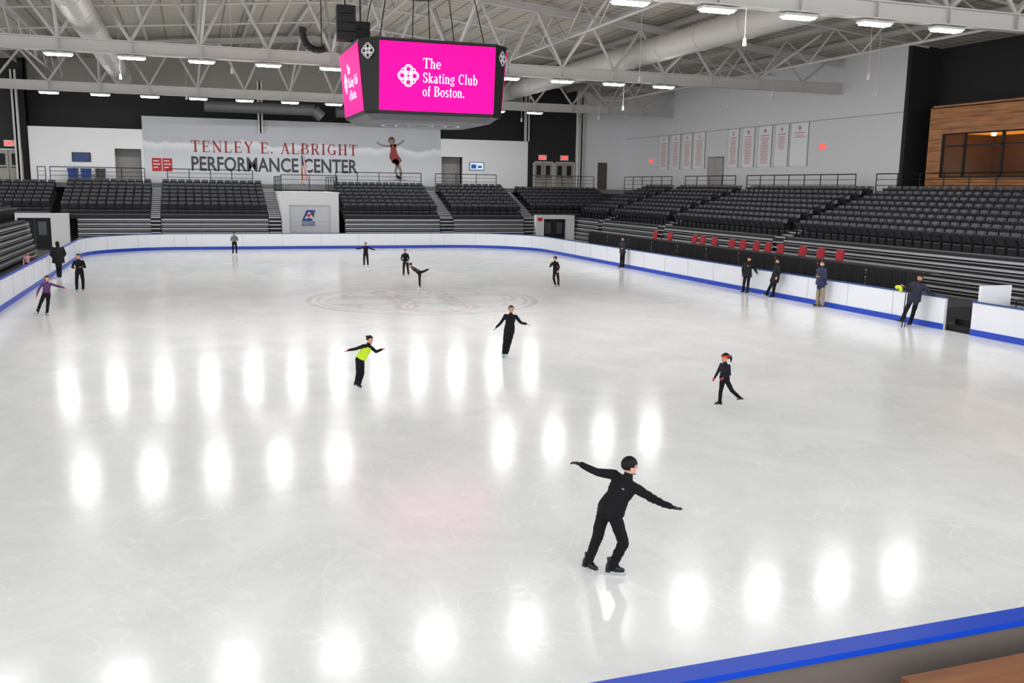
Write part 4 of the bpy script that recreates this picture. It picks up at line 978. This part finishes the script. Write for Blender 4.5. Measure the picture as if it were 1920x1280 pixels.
person(-4.75,34.2,1.34,'girl in purple long sleeve top skating with arms out',face=(.4,-.9),torso=(.12,0,1),top=mat('purple_top',hx(76,36,86),.7),aL=((.85,-.1,-.35),(.95,-.1,-.25)),aR=((-.55,0,-.8),(-.3,-.2,-.7)),
  lL=((-.1,0,-1),(-.15,0,-1)),lR=((-.4,0,-.92),(-.35,.1,-.93)),boot=M_bootw,stance='L',hair='pony',hand=PINKG,fR=(-.6,-.8,0))
person(-4.35,41.4,1.55,'skater in black with beige skates adjusting sleeves',face=(.1,-1),aL=((.3,0,-1),(-.5,-.6,.1)),aR=((-.4,0,-.95),(.3,-.7,-.1)),lL=((.1,0,-1),(-.05,0,-1)),lR=((-.12,0,-1),(-.02,0,-1)),boot=M_boott,hair='bun')
NAVY=mat('navy_jacket',hx(30,40,72),.7,var=.15,scale=10,bump=.3,bscale=15); NAVY2=mat('dark_navy',hx(24,30,50),.7)
PUF=mat('black_puffer',hx(20,20,23),.7,var=.3,scale=8,bump=.5,bscale=12,spec=.3)
person(-6.0,47.4,1.72,'adult in black puffer coat and cap facing the boards',face=(-.2,1),top=PUF,bulk=1.5,coat=.12,aL=((-.35,.1,-1),(.2,.5,-.5)),aR=((.35,.1,-1),(-.2,.5,-.5)),head=.135,hair='long',boot=M_bootb)
person(-7.4,49.0,1.18,'child behind the side boards with raised pink sleeved arm',face=(.3,-1),top=mat('pink_top',hx(225,170,180),.7),aL=((.6,-.3,.1),(.7,-.2,.4)),aR=((-.3,0,-1),(0,-.4,-.6)),hair='short',head=.17,z0=-.06)
person(23.25,47.7,1.78,'coach in navy jacket standing against the boards',face=(-.8,-.5),top=NAVY2,aL=((.2,0,-1),(-.4,-.6,.0)),aR=((-.2,0,-1),(-.2,-.8,.1)),bulk=1.12,coat=.05,head=.135,hair='short',lL=((.05,0,-1),(.0,0,-1)),lR=((-.05,0,-1),(0,0,-1)))
person(23.05,34.8,1.62,'coach in black coat with yellow mark leaning back on boards',face=(-.5,-.9),torso=(.08,.05,1),top=PUF,bulk=1.25,coat=.08,aL=((.5,.3,-.9),(.3,.5,-.5)),aR=((-.35,0,-.95),(.1,-.2,-.9)),head=.135,hair='short',lL=((-.05,0,-1),(-.03,0,-1)),lR=((-.12,0,-1),(-.05,0,-1)),patch=(mat('yellow_mark',hx(225,190,40),.6),1,1.2))
person(23.15,33.05,1.7,'coach in long black coat leaning on boards looking across ice',face=(-.9,-.3),torso=(.1,0,1),top=PUF,bulk=1.2,coat=.14,aL=((.2,-.3,-1),(-.3,-.5,-.5)),aR=((.1,.3,-1),(-.3,.3,-.7)),head=.135,hair='bun',stance='L',lL=((-.15,0,-1),(-.1,0,-1)),lR=((-.35,0,-.94),(-.42,0,-.9)),fR=(-1,-.3,0),fL=(-1,-.3,0))
person(23.25,29.9,1.84,'tall coach in navy puffer jacket and khaki trousers, arms folded',face=(-.85,-.5),top=NAVY,pants=mat('khaki',hx(142,130,110),.8),bulk=1.3,coat=.05,aL=((.1,-.25,-1),(-.75,-.55,.15)),aR=((-.1,.2,-1),(-.1,-.95,.25)),head=.13,hair='short',skin=M_skin2,hairm=M_brown,loose=1.15)
person(23.1,25.0,1.78,'coach in navy jacket leaning on gate holding black poles',face=(-.5,-.85),torso=(.18,0,1),top=NAVY2,bulk=1.25,coat=.05,aL=((.6,.1,-.75),(.85,.1,-.35)),aR=((-.45,-.2,-.85),(-.5,-.5,.45)),head=.135,hair='short',lL=((-.16,0,-1),(-.2,0,-1)),lR=((-.34,0,-.95),(-.28,0,-.95)),stance='L',fR=(-.7,-.7,0))
person(27.0,43.7,1.6,'official in teal jacket bending over the draped table',face=(-1,-.1),torso=(-.35,0,.95),top=mat('teal_jacket',hx(50,110,130),.7),aL=((-.4,-.2,-.8),(-.8,0,-.2)),aR=((-.4,.2,-.8),(-.8,0,-.2)),bulk=1.15,head=.135,hair='short',hairm=M_brown,z0=.45)
for dx in(0,.12):
    b=MB(); b.cyl((22.62+dx,24.85,0),(22.85+dx*.6,25.0,1.8),.016,n=8); b.cyl((22.84+dx*.6,25.0,1.6),(22.85+dx*.6,25.0,1.82),.03,n=8); b.obj('harness_pole',M_blackmetal,label='tall thin black pole held upright by coach',cat='pole',group='harness poles')
b=MB(); b.ell((23.65,26.3,1.18),((.1,0,0),(0,.16,0),(0,0,.08)),10,8); b.ell((23.58,26.1,1.12),((.06,.04,0),(0,.1,0),(0,0,.1)),8,6); b.obj('yellow_bag',mat('yellow_cloth',hx(205,222,30),.6),label='crumpled neon yellow cloth lying on board cap',cat='cloth',smooth=True)

# ------------------------------------------------------------------ world, camera
w=bpy.data.worlds.new('w'); scene.world=w; w.use_nodes=True
w.node_tree.nodes['Background'].inputs[0].default_value=(.97,.985,1,1); w.node_tree.nodes['Background'].inputs[1].default_value=2.7
cam=bpy.data.cameras.new('camera'); co=bpy.data.objects.new('camera',cam); COL.objects.link(co); scene.camera=co
r_=V((.9454,-.3257,.0140)).normalized(); bk_=-V((.3236,.9317,-.1654)).normalized(); up_=bk_.cross(r_).normalized(); r_=up_.cross(bk_)
M4=Matrix(((r_.x,up_.x,bk_.x,0),(r_.y,up_.y,bk_.y,0),(r_.z,up_.z,bk_.z,4.5),(0,0,0,1)))
co.matrix_world=M4; cam.sensor_width=36; cam.lens=1725/1920*36; cam.clip_end=300; cam.clip_start=.1
